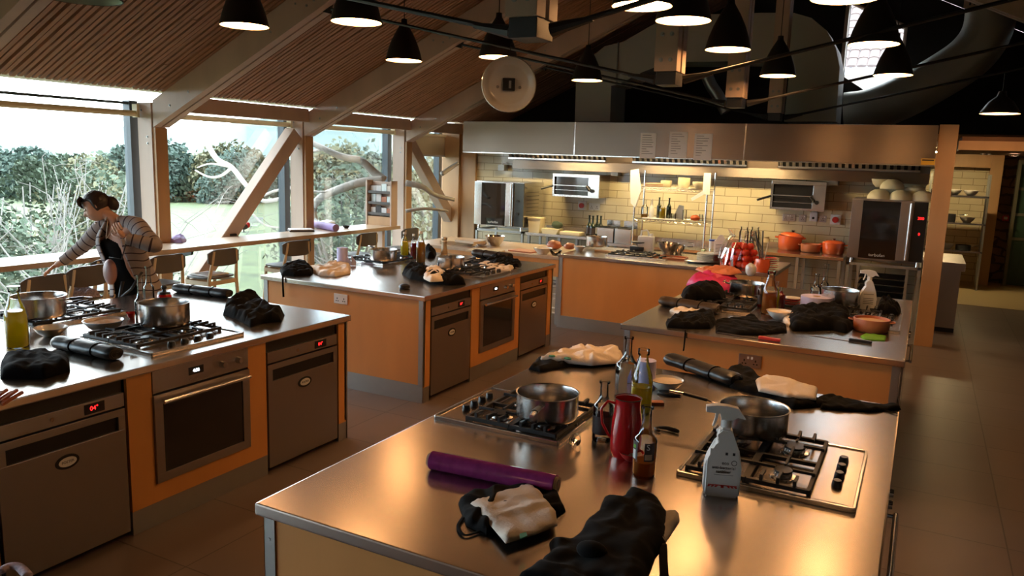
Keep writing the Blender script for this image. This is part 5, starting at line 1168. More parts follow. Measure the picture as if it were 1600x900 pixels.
# orange pots on the right bench
cas(1233, 391, 366, 36, 'orange_pot', 'tall orange pot with tilted lid, left on the right wall bench', z=.86, lid=True, tilt=.12)
cas(1266, 395, 380, 30, 'terracotta', 'low brown pot between the two orange pots', z=.86)
cas(1301, 398, 378, 33, 'orange_pot', 'orange pot stacked with another beside the right oven', z=.86, lid=True)
cas(1303, 385, 374, 27, 'terracotta', 'small brown pot nested on the orange pot beside the right oven', z=1.0 - .07)
for u, v, r, h, lab, m in ((1193, 384, .09, .14, 'cream jug on the right bench beside the glass jars', 'cream'),):
    t = empty('cream_jug', at(u, v, .86), 0, lab, 'jug'); MB().lathe([(0, 0), (r * .8, 0), (r, h * .4), (r * .7, h * .85), (r * .8, h), (r * .75, h)], 24, cap0=False, cap1=False).build('jug_body', M[m], t, smooth=40)
for u, lab in ((1161, 'taller clear glass storage jar on the bench behind the tomatoes'), (1178, 'second clear glass jar on the bench behind the tomatoes')):
    t = empty('glass_jar', at(u, 384, .86), 0, lab, 'jar'); MB().lathe([(0, 0), (.07, 0), (.07, .2), (.05, .25), (.055, .28)], 24, cap0=False, cap1=False).build('jar_body', M['glass'], t, smooth=40)
# upturned proving bowls on the right oven
Zt = .83 + .82 + .002
for (dx, dy, dz, fl, lab) in ((.30, .14, 0, 1, 'upturned cream bowl at the left on top of the right oven'), (.55, .12, 0, 1, 'upturned cream bowl in the middle of the oven top'), (.80, .14, 0, 1, 'upturned cream bowl at the right end of the oven top'), (.43, .30, .13, 1, 'upturned cream bowl perched on the others, left of centre'), (.70, .34, .06, 1, 'upturned cream bowl behind the right one on the oven top'), (.28, .42, .14, 0, 'small cream bowl standing upright at the back of the oven top')):
    t = empty('proving_bowl', (-.82 + dx, 11.0 + dy, Zt + dz), 0, lab, 'bowl', 'cream bowls on the right oven'); pr_ = [(.145, 0), (.14, .04), (.11, .09), (.06, .12), (0, .125)]
    if not fl: pr_ = [(0, 0), (.05, .003), (.09, .05), (.11, .11), (.10, .11), (.08, .05), (0, .01)]
    MB().lathe(pr_, 28, cap0=bool(fl), cap1=False).build('bowl_body', M['cream'], t, smooth=50)
# steel worktable beyond the timber post
t = empty('steel_cabinet', (.08, 11.2, 0), 0, 'grey steel refrigerated cabinet behind the timber post', 'cabinet'); MB().box(0, .42, 0, 1.2, .06, .80, .004).build('cabinet_body', M['steel_front'], t); MB().box(-.02, .46, -.04, 1.22, .80, .90, .004).build('cabinet_top', M['steel_front'], t); MB().box(.02, .40, -.004, 0, .10, .28).build('lower_drawer', M['steel_front'], t); MB().box(0, .42, .03, 1.18, 0, .06).build('cabinet_base', M['black_plastic'], t)
# pot store shelves
t = empty('pot_shelves', (.05, 15.6, 0), 0, 'steel shelves full of pans seen through the doorway', 'shelves'); 
for z in (.65, 1.13, 1.60):
    MB().box(0, .92, 0, .5, z, z + .03).build('shelf', M['steel_bright'], t)
for x in (0, .89):
    for y in (0, .47): MB().box(x, x + .03, y, y + .03, 0, 2.0).build('post', M['galv'], t)
rk = random.Random(8)
for z in (.68, 1.16, 1.63):
    for x in (.14, .40, .66):
        xx = .05 + x + rk.uniform(-.03, .03); wh = {.14: 'left', .40: 'middle', .66: 'right'}[x] + ' of the ' + {.68: 'lowest', 1.16: 'middle', 1.63: 'top'}[z] + ' pot store shelf'
        if rk.random() < .6: pan((xx, 15.8, z + .001), .10 + rk.uniform(-.02, .02), .09 + rk.uniform(-.02, .05), rk.uniform(-1, 1), 'pan at the ' + wh, .18, 'pans in the pot store', 'black_metal' if rk.random() < .5 else 'steel_pan')
        else: bowl((xx, 15.8, z + .001), .12, .09, 'white_enamel', 'pale bowl at the ' + wh, group='bowls in the pot store')
t = empty('store_lamp', (.3, 15.2, 2.36), 0, 'ceiling light of the pot store', 'light'); MB().box(-.3, .3, -.06, .06, 0, .05).build('housing', M['white_plastic'], t); MB().box(-.28, .28, -.05, .05, -.02, 0).build('tube', M['tube_light'], t)
for x, y in ((.62, 11.6), (.95, 11.9)):
    t = empty('spotlight', (x, y, 2.27), 0, 'round recessed spotlight in the dark soffit, ' + ('left' if x < .7 else 'right') + ' one', 'spotlight'); MB().lathe([(.06, 0), (.055, -.02), (.04, -.02)], 20, cap0=False, cap1=False).build('ring', M['steel_bright'], t, smooth=40); MB().lathe([(.04, -.012), (0, -.012)], 16, cap0=False).build('lamp', M['spot_light'] if x > .7 else M['white_plastic'], t)
t = empty('alarm_point', atY(1571, 341, 16.98), 0, 'small red fire alarm point on the stone wall', 'alarm'); MB().box(-.05, .05, -.04, 0, -.05, .05, .005).build('alarm_case', M['red'], t); MB().box(-.03, .03, -.042, -.04, -.02, .03).build('alarm_glass', M['white_plastic'], t)
t = empty('storage_crate', (1.75, 13.1, 0), 0, 'reddish wooden crate at the right edge of the photo', 'crate'); b = MB()
for z in (.02, .16, .30): b.box(0, .02, 0, .6, z, z + .11); b.box(.5, .52, 0, .6, z, z + .11); b.box(0, .52, 0, .02, z, z + .11); b.box(0, .52, .58, .6, z, z + .11)
b.box(0, .52, 0, .6, 0, .02); b.build('crate_body', M['terracotta'], t)
# ---------------------------------------------------------------- pendant lamps
def pendant(p, lab, top, d=.165, wide=False):
    t = empty('pendant_lamp', p, 0, lab, 'pendant lamp', 'black pendant lamps'); r = d; 
    prof = [(r, 0), (r * .97, .02), (r * .86, .09), (r * .68, .17), (r * .46, .245), (r * .26, .30), (r * .17, .325), (r * .15, .36), (0, .365)] if not wide else [(r, 0), (r * .93, .03), (r * .6, .12), (r * .25, .17), (r * .18, .22), (0, .22)]
    MB().lathe(prof, 36, cap0=False, cap1=False).build('lamp_shade', M['shade_black'], t, smooth=60)
    inn = [(a * .975, z + (.0 if z == 0 else -.004)) for a, z in prof[:6]]
    MB().lathe(inn, 36, cap0=False, cap1=False).build('shade_lining', M['shade_inner'], t, smooth=60)
    MB().lathe([(0, .010), (r * .93, .010), (r * .93, .014), (0, .016)], 32, cap0=False, cap1=False).build('diffuser', M['bulb'], t, smooth=40)
    MB().tube([(0, 0, .36 if not wide else .22), (0, 0, top - p[2])], .004, 6).build('cable', M['black_plastic'], t)
    return t
LZ = 2.85
LP = [((382, 41), 'pendant lamp above the left window bay, highest of the upper left lamps'), ((557, 35), 'big pendant lamp at the top, left of the two parallel tie rods'), ((631, 95), 'pendant lamp in front of the pale rafter, lower one of the left group'), ((778, 90), 'pendant lamp partly hidden behind the round white dish'), ((917, 126), 'pendant lamp in front of the left canopy duct'),
      ((1003, 10), 'pendant lamp at the top centre, crossed by a tie rod'), ((1137, 78), 'pendant lamp right of the second hanging timber'), ((1215, 119), 'pendant lamp in front of the fourth hanging timber'), ((1365, 70), 'large pendant lamp in front of the gable window'), ((1395, 118), 'pendant lamp just below the large one at the gable window'), ((1320, -2), 'pendant lamp cut by the top edge above the gable window'), ((1040, 16), 'pendant lamp half hidden behind the top centre lamp')]
for k, ((u, v), lab) in enumerate(LP):
    p = at(u, v, LZ)
    if k == 11: p = p + Vector((0, .35, 0))
    pendant(p, lab, min(zlow(p.x) + .3, 5.2))
pendant(atY(1562, 178, 9.3), 'small wide pendant lamp hanging alone at the far right', 3.0, .18, True)
for k, (x, y) in enumerate(((-.5, -3.6), (-2.6, -3.6), (-4.6, -3.6))):  # unseen fill lamps, added to brighten the sides facing the camera
    pendant((x, y, LZ), 'pendant lamp added as unseen fill light behind the viewpoint', min(zlow(x) + .3, 5.2))
# large unlit lamp at the upper left: pale green inside
p = at(127, -2, 2.62); t = empty('unlit_pendant', p, 0, 'unlit pendant with pale green lining at the top left corner', 'pendant lamp'); MB().lathe([(.16, 0), (.155, .02), (.12, .1), (.05, .2), (0, .21)], 36, cap0=False, cap1=False).build('lamp_shade', M['shade_black'], t, smooth=60)
mat('pale_green', (.45, .55, .42), .5); MB().lathe([(.155, .001), (.15, .02), (.10, .09), (0, .1)], 36, cap0=False, cap1=False).build('shade_lining', M['pale_green'], t, smooth=60); MB().tube([(0, 0, .2), (0, 0, 1.0)], .004, 6).build('cable', M['black_plastic'], t)
# round white dish hanging on the second truss's tie rod
c = atY(795, 132, 5.72); t = empty('round_speaker', c, 0, 'round cream dish with a black box at its centre hanging under the roof', 'ceiling speaker')
f = (Vector((0, 0, EYE)) - c).normalized(); rot = f.to_track_quat('Z', 'Y').to_euler()
b = MB().lathe([(0, -.01), (.17, -.01), (.20, .0), (.222, .03), (.215, .05), (.185, .045), (.17, .02), (.15, .012), (0, .012)], 48, cap0=False, cap1=False).build('dish', M['white_enamel'], t, smooth=50); b.rotation_euler = rot
x = MB().box(-.05, .05, -.05, .05, .012, .05, .006).build('driver_box', M['black_plastic'], b); 
MB().box(.0, .02, -.03, .03, .05, .054).build('clip', M['galv'], x)
for s in (-.09, .09): MB().ball((s, -.02, .015), .012).build('fixing', M['galv'], b)
MB().tube([(0, 0, .2), (0, .06, .60)], .005, 6).build('hanger', M['black_metal'], t)
# ---------------------------------------------------------------- bar counter and chairs
t = empty('bar_counter', (-7.15, 5.5, 0), 0, 'long pale wooden bar counter along the windows', 'bar counter')
MB().box(-.24, .28, -6.5, 4.0, .92, .97, .004).build('bar_top', M['bar_wood'], t)
for y in (-4.4, -2.1, .35, 2.2): MB().prism([(-.23, y, .92), (.14, y, .92), (.12, y, .86), (-.23, y, .78)], (0, .03, 0)).build('bracket', M['frame_dark'], t)
b = MB().box(-.22, .02, 3.9, 3.96, 0, .92, .003).build('end_leg', M['timber'], t)
def make_chair():
    """faces +y; seat .62 high; tall counter chair"""
    t = empty('counter_chair', (0, 0, 0), 0, 'x', 'chair'); sh = .63; H = .965; w = .20
    for s in (-1, 1):
        MB().tube([(s * (w + .02), .20, 0), (s * w, .17, sh * .5), (s * (w - .015), .15, sh)], [.013, .018, .020], 10).build('front_leg', M['wood_light'], t, smooth=40)
        MB().tube([(s * (w + .02), -.24, 0), (s * w, -.19, sh * .5), (s * (w - .01), -.175, sh), (s * (w - .035), -.21, H - .13), (s * (w - .045), -.225, H - .03)], [.013, .018, .020, .016, .012], 10).build('back_leg', M['wood_light'], t, smooth=40)
        MB().obox((s * w, .16, sh * .93), (s * w, -.18, sh * .93), .02, .045).build('side_rail', M['wood_light'], t)
    for yy in (.155, -.175): MB().obox((-w, yy, sh * .93), (w, yy, sh * .93), .02, .045).build('seat_rail', M['wood_light'], t)
    MB().obox((-w, .17, sh * .38), (w, .17, sh * .38), .018, .025).build('footrest', M['wood_light'], t)
    b = MB(); n = 14; T = []
    out = smoothpoly([(-.20, .19), (.20, .19), (.215, 0), (.19, -.18), (-.19, -.18), (-.215, 0)], 2)
    b.prism([(x, y, sh + .002) for x, y in out], (0, 0, .018)); b.build('seat', M['chair_dark'], t)
    # curved backrest with rounded corners
    b = MB(); nu, nv = 18, 8; G = []
    for side in (0, 1):
        g = []
        for i in range(nu + 1):
            u = -1 + 2 * i / nu; col = []
            for j in range(nv + 1):
                v = -1 + 2 * j / nv; hh = .092 * min(1, (1 - abs(u) ** 5) ** .4 * 1.0 + .0) if abs(u) < 1 else .045
                hh = max(hh, .05); x = u * .215; y = -.245 + .045 * u * u + side * .016; z = H - .10 + v * hh
                col.append(b.bm.verts.new((x, y, z)))
            g.append(col)
        G.append(g)
    for side in (0, 1):
        for i in range(nu):
            for j in range(nv):
                q = [G[side][i][j], G[side][i + 1][j], G[side][i + 1][j + 1], G[side][i][j + 1]]; b.bm.faces.new(q if side == 0 else q[::-1])
    for i in range(nu):
        for j in (0, nv): b.bm.faces.new((G[0][i][j], G[0][i + 1][j], G[1][i + 1][j], G[1][i][j]))
    for j in range(nv):
        for i in (0, nu): b.bm.faces.new((G[0][i][j], G[0][i][j + 1], G[1][i][j + 1], G[1][i][j]))
    b.build('backrest', M['chair_dark'], t, smooth=40)
    return t
CH = make_chair()
CS = [(-6.84, 5.95, PI / 2 + .03, 'counter chair right of the post with a paper on its seat, facing the field'), (-6.84, 7.10, PI / 2 - .12, 'counter chair pulled out at the corner of the second left island'), (-6.85, 8.45, PI / 2 - .05, 'counter chair behind the lilac paper roll'), (-6.85, 9.45, PI / 2, 'counter chair farthest along the bar, behind the saucepan'),
      (-6.50, 3.78, PI / 2 + .1, 'counter chair at the left edge behind the oil bottle'), (-6.72, 4.30, PI / 2 + .1, 'counter chair under the reaching arm, clothes on its seat'), (-6.98, 4.80, PI / 2 - .2, 'counter chair just left of the woman, turned a little'), (-6.85, 5.25, PI / 2, 'counter chair mostly hidden behind the woman')]
for k, (x, y, rz, lab) in enumerate(CS):
    if k == 0: o = CH; o.location = (x, y, 0); o.rotation_euler = (0, 0, rz); o['label'] = lab; o['group'] = 'counter chairs along the bar'
    else: dup(CH, (x, y, 0), rz, lab, 'counter chairs along the bar')
pile('newspaper', [(-7.0, 5.80), (-6.72, 5.80), (-6.72, 6.1), (-7.0, 6.1)], .02, 'paper', 'white paper lying on a chair seat by the window', 'paper', z=.652, world=True, seed=3, edge=.05)
pile('scarf', [(-6.85, 4.12), (-6.6, 4.12), (-6.55, 4.45), (-6.85, 4.5)], .09, 'cloth_check', 'checked scarf heaped on a chair seat under the reaching arm', 'scarf', z=.652, world=True, seed=71, edge=.07)
# things on the bar
o = pile('dish_cloth', [(263, 379), (272, 373), (288, 372), (292, 377), (285, 380)], .06, 'lilac', 'small blue-lilac cloth on the bar beside the post', 'cloth', None, z=.97, seed=72, edge=.05)
t = empty('folder', at(470, 361, .97), .9, 'dark edged folder lying on the bar beside the second post', 'folder'); MB().box(-.16, .16, -.12, .12, 0, .02).build('cover', M['label_dark'], t); MB().box(-.15, .15, -.11, .11, .02, .03).build('papers', M['paper'], t)
a0, a1 = at(487, 355, .97), at(525, 362, .97); t = empty('paper_roll', a0, 0, 'wrapped lilac roll lying on the bar', 'paper roll'); d = a1 - a0; MB().tube([Vector((0, 0, .05)), d + Vector((0, 0, .05))], .05, 18).build('roll', M['lilac'], t, smooth=40)
blob('crumpled_paper', 512, 352, .10, 'paper', 'crumpled white paper and pens on the bar behind the lilac roll', 'paper', z=.97, sz=.35)
bw(541, 357, 352, 12, 'black_plastic', 'tiny black dish on the bar', z=.97)
t = empty('hairbrush', at(358, 369, .97), 1.2, 'small black brush on the bar beside the brace', 'brush'); MB().box(-.09, .09, -.02, .02, 0, .03, .008).build('brush_body', M['black_plastic'], t)
# rooster figurine on the bar
t = empty('rooster_figurine', at(381, 363, .97), .6, 'small colourful rooster figurine standing on the bar', 'figurine')
MB().ball((0, 0, .075), .042, 1.35, .8, 1).ball((-.055, 0, .115), .022).tube([(-.03, 0, .09), (-.052, 0, .115)], [.03, .018], 10).build('bird_body', M['chair_dark'], t, smooth=True)
MB().ball((-.062, 0, .135), .016, 1.2, .4, 1).ball((-.075, 0, .105), .010, .6, .4, 1).build('comb', M['red'], t, smooth=True); MB().ball((.055, 0, .095), .03, .9, .4, 1.2).build('tail', M['red'], t, smooth=True); MB().ball((-.03, 0, .10), .025, 1, .9, 1).build('neck_ruff', M['yellow'], t, smooth=True)
MB().tube([(0, .015, 0), (0, .015, .04)], .004, 6).tube([(0, -.015, 0), (0, -.015, .04)], .004, 6).lathe([(0, 0), (.03, 0), (.03, .006), (0, .006)], 16, cap0=False, cap1=False).build('legs', M['black_metal'], t)
# leaflet rack
t = empty('leaflet_rack', (-7.34, 9.32, .97), 0, 'wooden leaflet rack full of brochures at the end of the bar', 'leaflet rack')
MB().box(0, .42, .10, .13, 0, .64, .003).build('back_board', M['timber'], t); MB().box(-.025, 0, -.02, .13, 0, .66, .003).build('side_board', M['timber'], t); MB().box(.42, .445, -.02, .13, 0, .66, .003).build('side_board', M['timber'], t); MB().box(0, .42, -.01, .10, .0, .13, .003).build('bottom_box', M['timber_warm'], t)
rl = random.Random(4); cols = ['paper', 'card', 'towel', 'label_dark', 'terracotta', 'red', 'galv']
for z in (.17, .33, .49):
    MB().box(0, .42, .0, .10, z - .02, z - .01).box(0, .42, -.005, .0, z - .02, z + .018).build('pocket', M['chair_dark'], t)
    for j in range(4):
        x = .015 + j * .10; MB().box(x, x + .09, .05, .07, z - .008, z + rl.uniform(.08, .13)).build('leaflet', M[rl.choice(cols)], t)
# ---------------------------------------------------------------- the woman
def skin(name, J, E, mat_, parent, sub=2, root=0):
    me = bpy.data.meshes.new(name); me.from_pydata([tuple(j[0]) for j in J], E, []); o = bpy.data.objects.new(name, me); COL.objects.link(o)
    m = o.modifiers.new('skin', 'SKIN'); m.use_smooth_shade = True; m.branch_smoothing = .4
    if not me.skin_vertices: bpy.context.view_layer.objects.active = o
    L = me.skin_vertices[0].data if me.skin_vertices else None
    for i, j in enumerate(J):
        L[i].radius = j[1] if hasattr(j[1], '__len__') else (j[1], j[1]); L[i].use_root = (i == root)
    s = o.modifiers.new('sub', 'SUBSURF'); s.levels = sub; s.render_levels = sub
    me.materials.append(mat_); o.parent = parent; return o
WD = 6.2
def wp(u, v, d=0.0): return atD(u, v, WD + d)
WO = Vector((-5.72, 4.05, 0))
Wm = empty('person', WO, 0, 'woman in a striped cardigan and dark top leaning over to her right', 'person')
def L_(p): return p - WO
head_c = wp(151, 323); neckb = wp(182, 345, .03); chest = wp(188, 385, .03); waist = wp(205, 425, .03); pelvis = wp(214, 458, .05)
shR = wp(158, 357, .06); shL = wp(213, 353, -.02)
elR = wp(128, 386, .10); wrR = wp(98, 408, .10); haR = wp(86, 416, .10)
elL = wp(241, 383, -.16); wrL = wp(194, 372, -.24)
ft = lambda p: Vector((p.x, p.y, .0))
hipL, hipR = pelvis + right * .09, pelvis - right * .09
kneeL, kneeR = hipL + Vector((0, -.02, -.44)), hipR + Vector((0, -.02, -.44)); fL, fR = Vector((kneeL.x, kneeL.y + .03, .07)), Vector((kneeR.x, kneeR.y + .03, .07))
J = [(pelvis, (.15, .11)), (waist, (.125, .09)), (chest, (.145, .10)), (neckb, (.060, .055)), (neckb.lerp(head_c, .45), (.045, .045)), (head_c + (head_c - neckb) * -.12, (.06, .06)),
     (shR, .058), (elR, .040), (wrR, .026), (haR, .026), (shL, .060), (elL, .043), (wrL, .027),
     (hipR, .095), (kneeR, .06), (fR, .04), (hipL, .095), (kneeL, .06), (fL, .04), (fR + Vector((.05, -.12, -.03)), .035), (fL + Vector((.05, -.12, -.03)), .035)]
E_ = [(0, 1), (1, 2), (2, 3), (3, 4), (4, 5), (2, 6), (6, 7), (7, 8), (8, 9), (2, 10), (10, 11), (11, 12), (0, 13), (13, 14), (14, 15), (0, 16), (16, 17), (17, 18), (15, 19), (18, 20)]
skin('body', [(L_(p), r) for p, r in J], E_, M['skin'], Wm)
# head: deformed ball in its own frame; looks down to the left of the picture
face = (-right * .80 + Vector((0, 0, -.50)) + back * .35).normalized(); topv = (up * .88 + -right * .30).normalized(); topv = (topv - face * topv.dot(face)).normalized(); side = face.cross(topv).normalized()
HM = Matrix((side, face, topv)).transposed().to_4x4(); HM.translation = L_(head_c)
b = MB(); bmesh.ops.create_icosphere(b.bm, subdivisions=5, radius=1)
def g(x, y, z, a, bb, c, s): return math.exp(-(((x - a) ** 2 + (y - bb) ** 2 + (z - c) ** 2) / (s * s)))
for v in b.bm.verts:
    x, y, z = v.co; X, Y_, Z_ = x * .075, y * .096, z * .112
    if z < 0: X *= 1 + .28 * z; 
    if z < -.3 and y > 0: Y_ += .012 * (-z)
    if y > .2: Y_ *= .94
    Y_ += .030 * g(x, y, z, 0, 1, -.22, .15) + .014 * g(x, y, z, 0, .95, -.02, .14) - .012 * (g(x, y, z, .38, .88, .05, .18) + g(x, y, z, -.38, .88, .05, .18)) + .010 * g(x, y, z, 0, .85, -.52, .18) + .012 * g(x, y, z, 0, .7, -.85, .25) + .006 * (g(x, y, z, .45, .8, -.2, .25) + g(x, y, z, -.45, .8, -.2, .25)) - .006 * g(x, y, z, 0, .85, -.40, .10)
    v.co = HM @ Vector((X, Y_, Z_))
hd = b.build('head', M['skin'], Wm, smooth=True)
for s in (-1, 1):
    e = MB(); e.ball((0, 0, 0), 1, .012, .006, .022, 2).build('ear', M['skin'], hd, smooth=True).matrix_local = HM @ Matrix.Translation((s * .074, -.005, -.01))
    q = MB().ball((0, 0, 0), .0125).build('eye', M['white_enamel'], hd, smooth=True); q.matrix_local = HM @ Matrix.Translation((s * .030, .078, .006))
    q = MB().ball((0, 0, 0), .0062).build('iris', M['hair'], hd, smooth=True); q.matrix_local = HM @ Matrix.Translation((s * .030, .0885, .002))
    q = MB().tube([(-.016, 0, 0), (0, .003, .004), (.016, -.002, 0)], .003, 6).build('eyebrow', M['hair'], hd, smooth=True); q.matrix_local = HM @ Matrix.Translation((s * .030, .090, .028))
q = MB().ball((0, 0, 0), 1, .022, .007, .0065, 3).build('lips', mat('lips', (.45, .14, .12), .5), hd, smooth=True); q.matrix_local = HM @ Matrix.Translation((0, .088, -.052))
# hair: cap, fringe and a low bun
b = MB(); bmesh.ops.create_icosphere(b.bm, subdivisions=5, radius=1)
for v in b.bm.verts:
    x, y, z = v.co; X, Y_, Z_ = x * .086, y * .108 - .010, z * .120 + .010; n = noise.noise(Vector((x * 3, y * 3, z * 9))) * .006
    hairline = .42 + .25 * (1 - abs(x))
    if y > .15 and z < hairline: k = min(1, (y - .15) / .35) * min(1, (hairline - z) / .2); X *= 1 - .30 * k; Y_ = Y_ * (1 - .45 * k)
    if z < -.1: k = min(1, (-.1 - z) / .9); X *= 1 - .30 * k; Y_ *= 1 - .25 * k; Z_ *= 1 - .38 * k
    v.co = HM @ Vector((X * (1 + n * 4), Y_ * (1 + n * 4), Z_ + n))
b.build('hair', M['hair'], Wm, smooth=True)
b = MB(); b.ball((0, -.115, -.03), .05, 1, .9, 1.25)
for k in range(14): a = (k / 13 - .5) * 2; b.tube([(a * .055, .06, .108), (a * .066, .094, .086), (a * .074, .100, .052 + .01 * (k % 3)), (a * .080, .094, .030 + .012 * (k % 2))], [.010, .009, .007, .002], 7)
for v in b.bm.verts: v.co = HM @ v.co
b.build('hair_bun', M['hair'], Wm, smooth=True)
# left hand on the chest: palm, four fingers and a thumb; right hand reaching
def hand(c, fwd, pal, side_, sc, parent, curl=.5):
    """c wrist; fwd finger direction; pal palm normal; side_ thumb side"""
    fwd = fwd.normalized(); pal = (pal - fwd * pal.dot(fwd)).normalized(); sd = fwd.cross(pal); sd = sd if sd.dot(side_) > 0 else -sd
    J = [(c, .024 * sc), (c + fwd * .045 * sc, (.036 * sc, .016 * sc)), (c + fwd * .085 * sc, (.034 * sc, .014 * sc))]; E = [(0, 1), (1, 2)]
    skin('palm', J, E, M['skin'], parent, 2)
    for k, (o, l) in enumerate(((.030, .070), (.010, .080), (-.010, .075), (-.029, .058))):
        b0 = c + fwd * .085 * sc + sd * o * sc; p1 = b0 + (fwd * l * .42 + pal * l * .12 * curl) * sc; p2 = p1 + (fwd * l * .28 + pal * l * .26 * curl) * sc; p3 = p2 + (fwd * l * .16 + pal * l * .26 * curl) * sc
        skin('finger', [(b0 - fwd * .02 * sc, .0095 * sc), (b0, .0095 * sc), (p1, .0088 * sc), (p2, .0080 * sc), (p3, .0065 * sc)], [(0, 1), (1, 2), (2, 3), (3, 4)], M['skin'], parent, 1)
    b0 = c + fwd * .03 * sc + sd * .032 * sc; p1 = b0 + (fwd * .035 + sd * .028 + pal * .008) * sc; p2 = p1 + (fwd * .032 + sd * .006 + pal * .006) * sc
    skin('thumb', [(b0 - sd * .012 * sc, .013 * sc), (b0, .012 * sc), (p1, .0105 * sc), (p2, .008 * sc)], [(0, 1), (1, 2), (2, 3)], M['skin'], parent, 1)
hand(L_(wrL), (-right * .55 + up * .80), (-back), -right, .95, Wm, .5)
hand(L_(haR) - (wrR - elR).normalized() * .03, (haR - wrR), Vector((0, 0, -1)), right, .95, Wm, .5)
# clothes: dark top and trousers, striped cardigan with sleeves, satchel
m = mat('knit', (.33, .285, .28), .9, bump=.3, bscale=150); nt_ = m.node_tree; pb = nt_.nodes['Principled BSDF']
tc_ = nt_.nodes.new('ShaderNodeUVMap'); 
at_ = nt_.nodes.new('ShaderNodeAttribute'); at_.attribute_name = 'along'; m1 = nt_.nodes.new('ShaderNodeMath'); m1.operation = 'FRACT'; m2 = nt_.nodes.new('ShaderNodeMath'); m2.operation = 'LESS_THAN'; m2.inputs[1].default_value = .16
mx = nt_.nodes.new('ShaderNodeMix'); mx.data_type = 'RGBA'; mx.inputs[6].default_value = (.33, .285, .28, 1); mx.inputs[7].default_value = (.045, .025, .035, 1)
nt_.links.new(at_.outputs['Fac'], m1.inputs[0]); nt_.links.new(m1.outputs[0], m2.inputs[0]); nt_.links.new(m2.outputs[0], mx.inputs[0]); nt_.links.new(mx.outputs[2], pb.inputs['Base Color'])
def sleeve(pts, rs, name, n=20, freq=15, ragged=.006):
    P = []; R_ = []
    for i in range(len(pts) - 1):
        p0, p1, p2, p3 = pts[max(i - 1, 0)], pts[i], pts[i + 1], pts[min(i + 2, len(pts) - 1)]
        for k in range(8):
            s = k / 8; P.append(.5 * ((2 * p1) + (p2 - p0) * s + (2 * p0 - 5 * p1 + 4 * p2 - p3) * s * s + (3 * p1 - p0 - 3 * p2 + p3) * s ** 3)); R_.append(rs[i] * (1 - s) + rs[i + 1] * s)
    P.append(pts[-1]); R_.append(rs[-1]); b = MB(); b.tube([L_(p) for p in P], [r + ragged * noise.noise(Vector((i * .9, 0, 0))) for i, r in enumerate(R_)], n)
    o = b.build(name, m, Wm, smooth=50); at2 = o.data.attributes.new('along', 'FLOAT', 'POINT'); d = 0; D = [0]
    for a, c in zip(P, P[1:]): d += (c - a).length; D.append(d)
    for v in o.data.vertices: at2.data[v.index].value = D[min(v.index // n, len(D) - 1)] * freq
    return o
sleeve([neckb.lerp(shR, .25), shR, shR.lerp(elR, .5), elR, elR.lerp(wrR, .5), wrR], [.050, .070, .062, .054, .046, .040], 'sleeve')
sleeve([neckb.lerp(shL, .25), shL, shL.lerp(elL, .5), elL, elL.lerp(wrL, .5), wrL.lerp(elL, .08)], [.052, .074, .066, .060, .052, .042], 'sleeve')
def shell(levels, name, mt, stripes=0, n=40, arc=None):
    """levels: (centre, half width along right, half depth, height param); arc=(a0,a1) open front in angle measured from -back"""
    b = MB(); rings = []; rt = Vector((right.x, right.y, 0)).normalized(); fr = Vector((-rt.y, rt.x, 0)); cnt = n + 1 if arc else n
    for (c, w, d) in levels:
        ring = []
        for k in range(cnt):
            a = (arc[0] + (arc[1] - arc[0]) * k / n) if arc else 2 * PI * k / n
            ring.append(b.bm.verts.new(L_(c) + rt * math.cos(a) * w + fr * math.sin(a) * d + Vector((0, 0, .006 * math.sin(5 * a)))))
        rings.append(ring)
    for A, B in zip(rings, rings[1:]):
        for k in range(n): b.bm.faces.new((A[k], A[(k + 1) % cnt], B[(k + 1) % cnt], B[k]))
    if not arc: b.bm.faces.new(rings[0][::-1]); b.bm.faces.new(rings[-1])
    o = b.build(name, mt, Wm, smooth=60)
    if stripes:
        at2 = o.data.attributes.new('along', 'FLOAT', 'POINT'); D = [0]
        for (a, _, _), (c, _, _) in zip(levels, levels[1:]): D.append(D[-1] + (c - a).length)
        for v in o.data.vertices: at2.data[v.index].value = D[min(v.index // cnt, len(D) - 1)] * stripes
    if arc: s = o.modifiers.new('thick', 'SOLIDIFY'); s.thickness = .012; s.offset = 1
    sb = o.modifiers.new('sub', 'SUBSURF'); sb.levels = 1; sb.render_levels = 1
    return o
top_ = [(pelvis + Vector((0, 0, -.10)), .165, .125), (pelvis, .16, .12), (waist, .135, .10), (waist.lerp(chest, .5), .14, .11), (chest, .150, .118), (chest.lerp(neckb, .4), .135, .10)]
shell(top_, 'top', M['black_fabric'])
lo = [(pelvis + Vector((0, 0, .04)), .170, .13), (pelvis + Vector((0, 0, -.1)), .18, .135), (pelvis + Vector((0, 0, -.2)), .175, .13)]
shell(lo, 'trousers', M['black_fabric'])
for hp, kn, ft_ in ((hipL, kneeL, fL), (hipR, kneeR, fR)): MB().tube([L_(hp - Vector((0, 0, .1))), L_(kn), L_(ft_)], [.10, .075, .06], 16).build('trouser_leg', M['black_fabric'], Wm, smooth=True)
for f_ in (fL, fR): MB().ball(L_(f_ + Vector((.03, -.07, -.035))), .05, 1, 2.2, .7).build('shoe', M['black_leather'], Wm, smooth=True)
lv = [(pelvis + Vector((0, 0, -.03)), .195, .155), (pelvis + Vector((0, 0, .06)), .185, .15), (waist, .160, .130), (waist.lerp(chest, .5), .165, .135), (chest, .175, .142), (chest.lerp(neckb, .45), .160, .125), (chest.lerp(neckb, .85), .095, .085), (neckb + up * .035, .062, .062)]
shell(lv, 'cardigan', m, 16, arc=(-PI * .36, PI * 1.30))
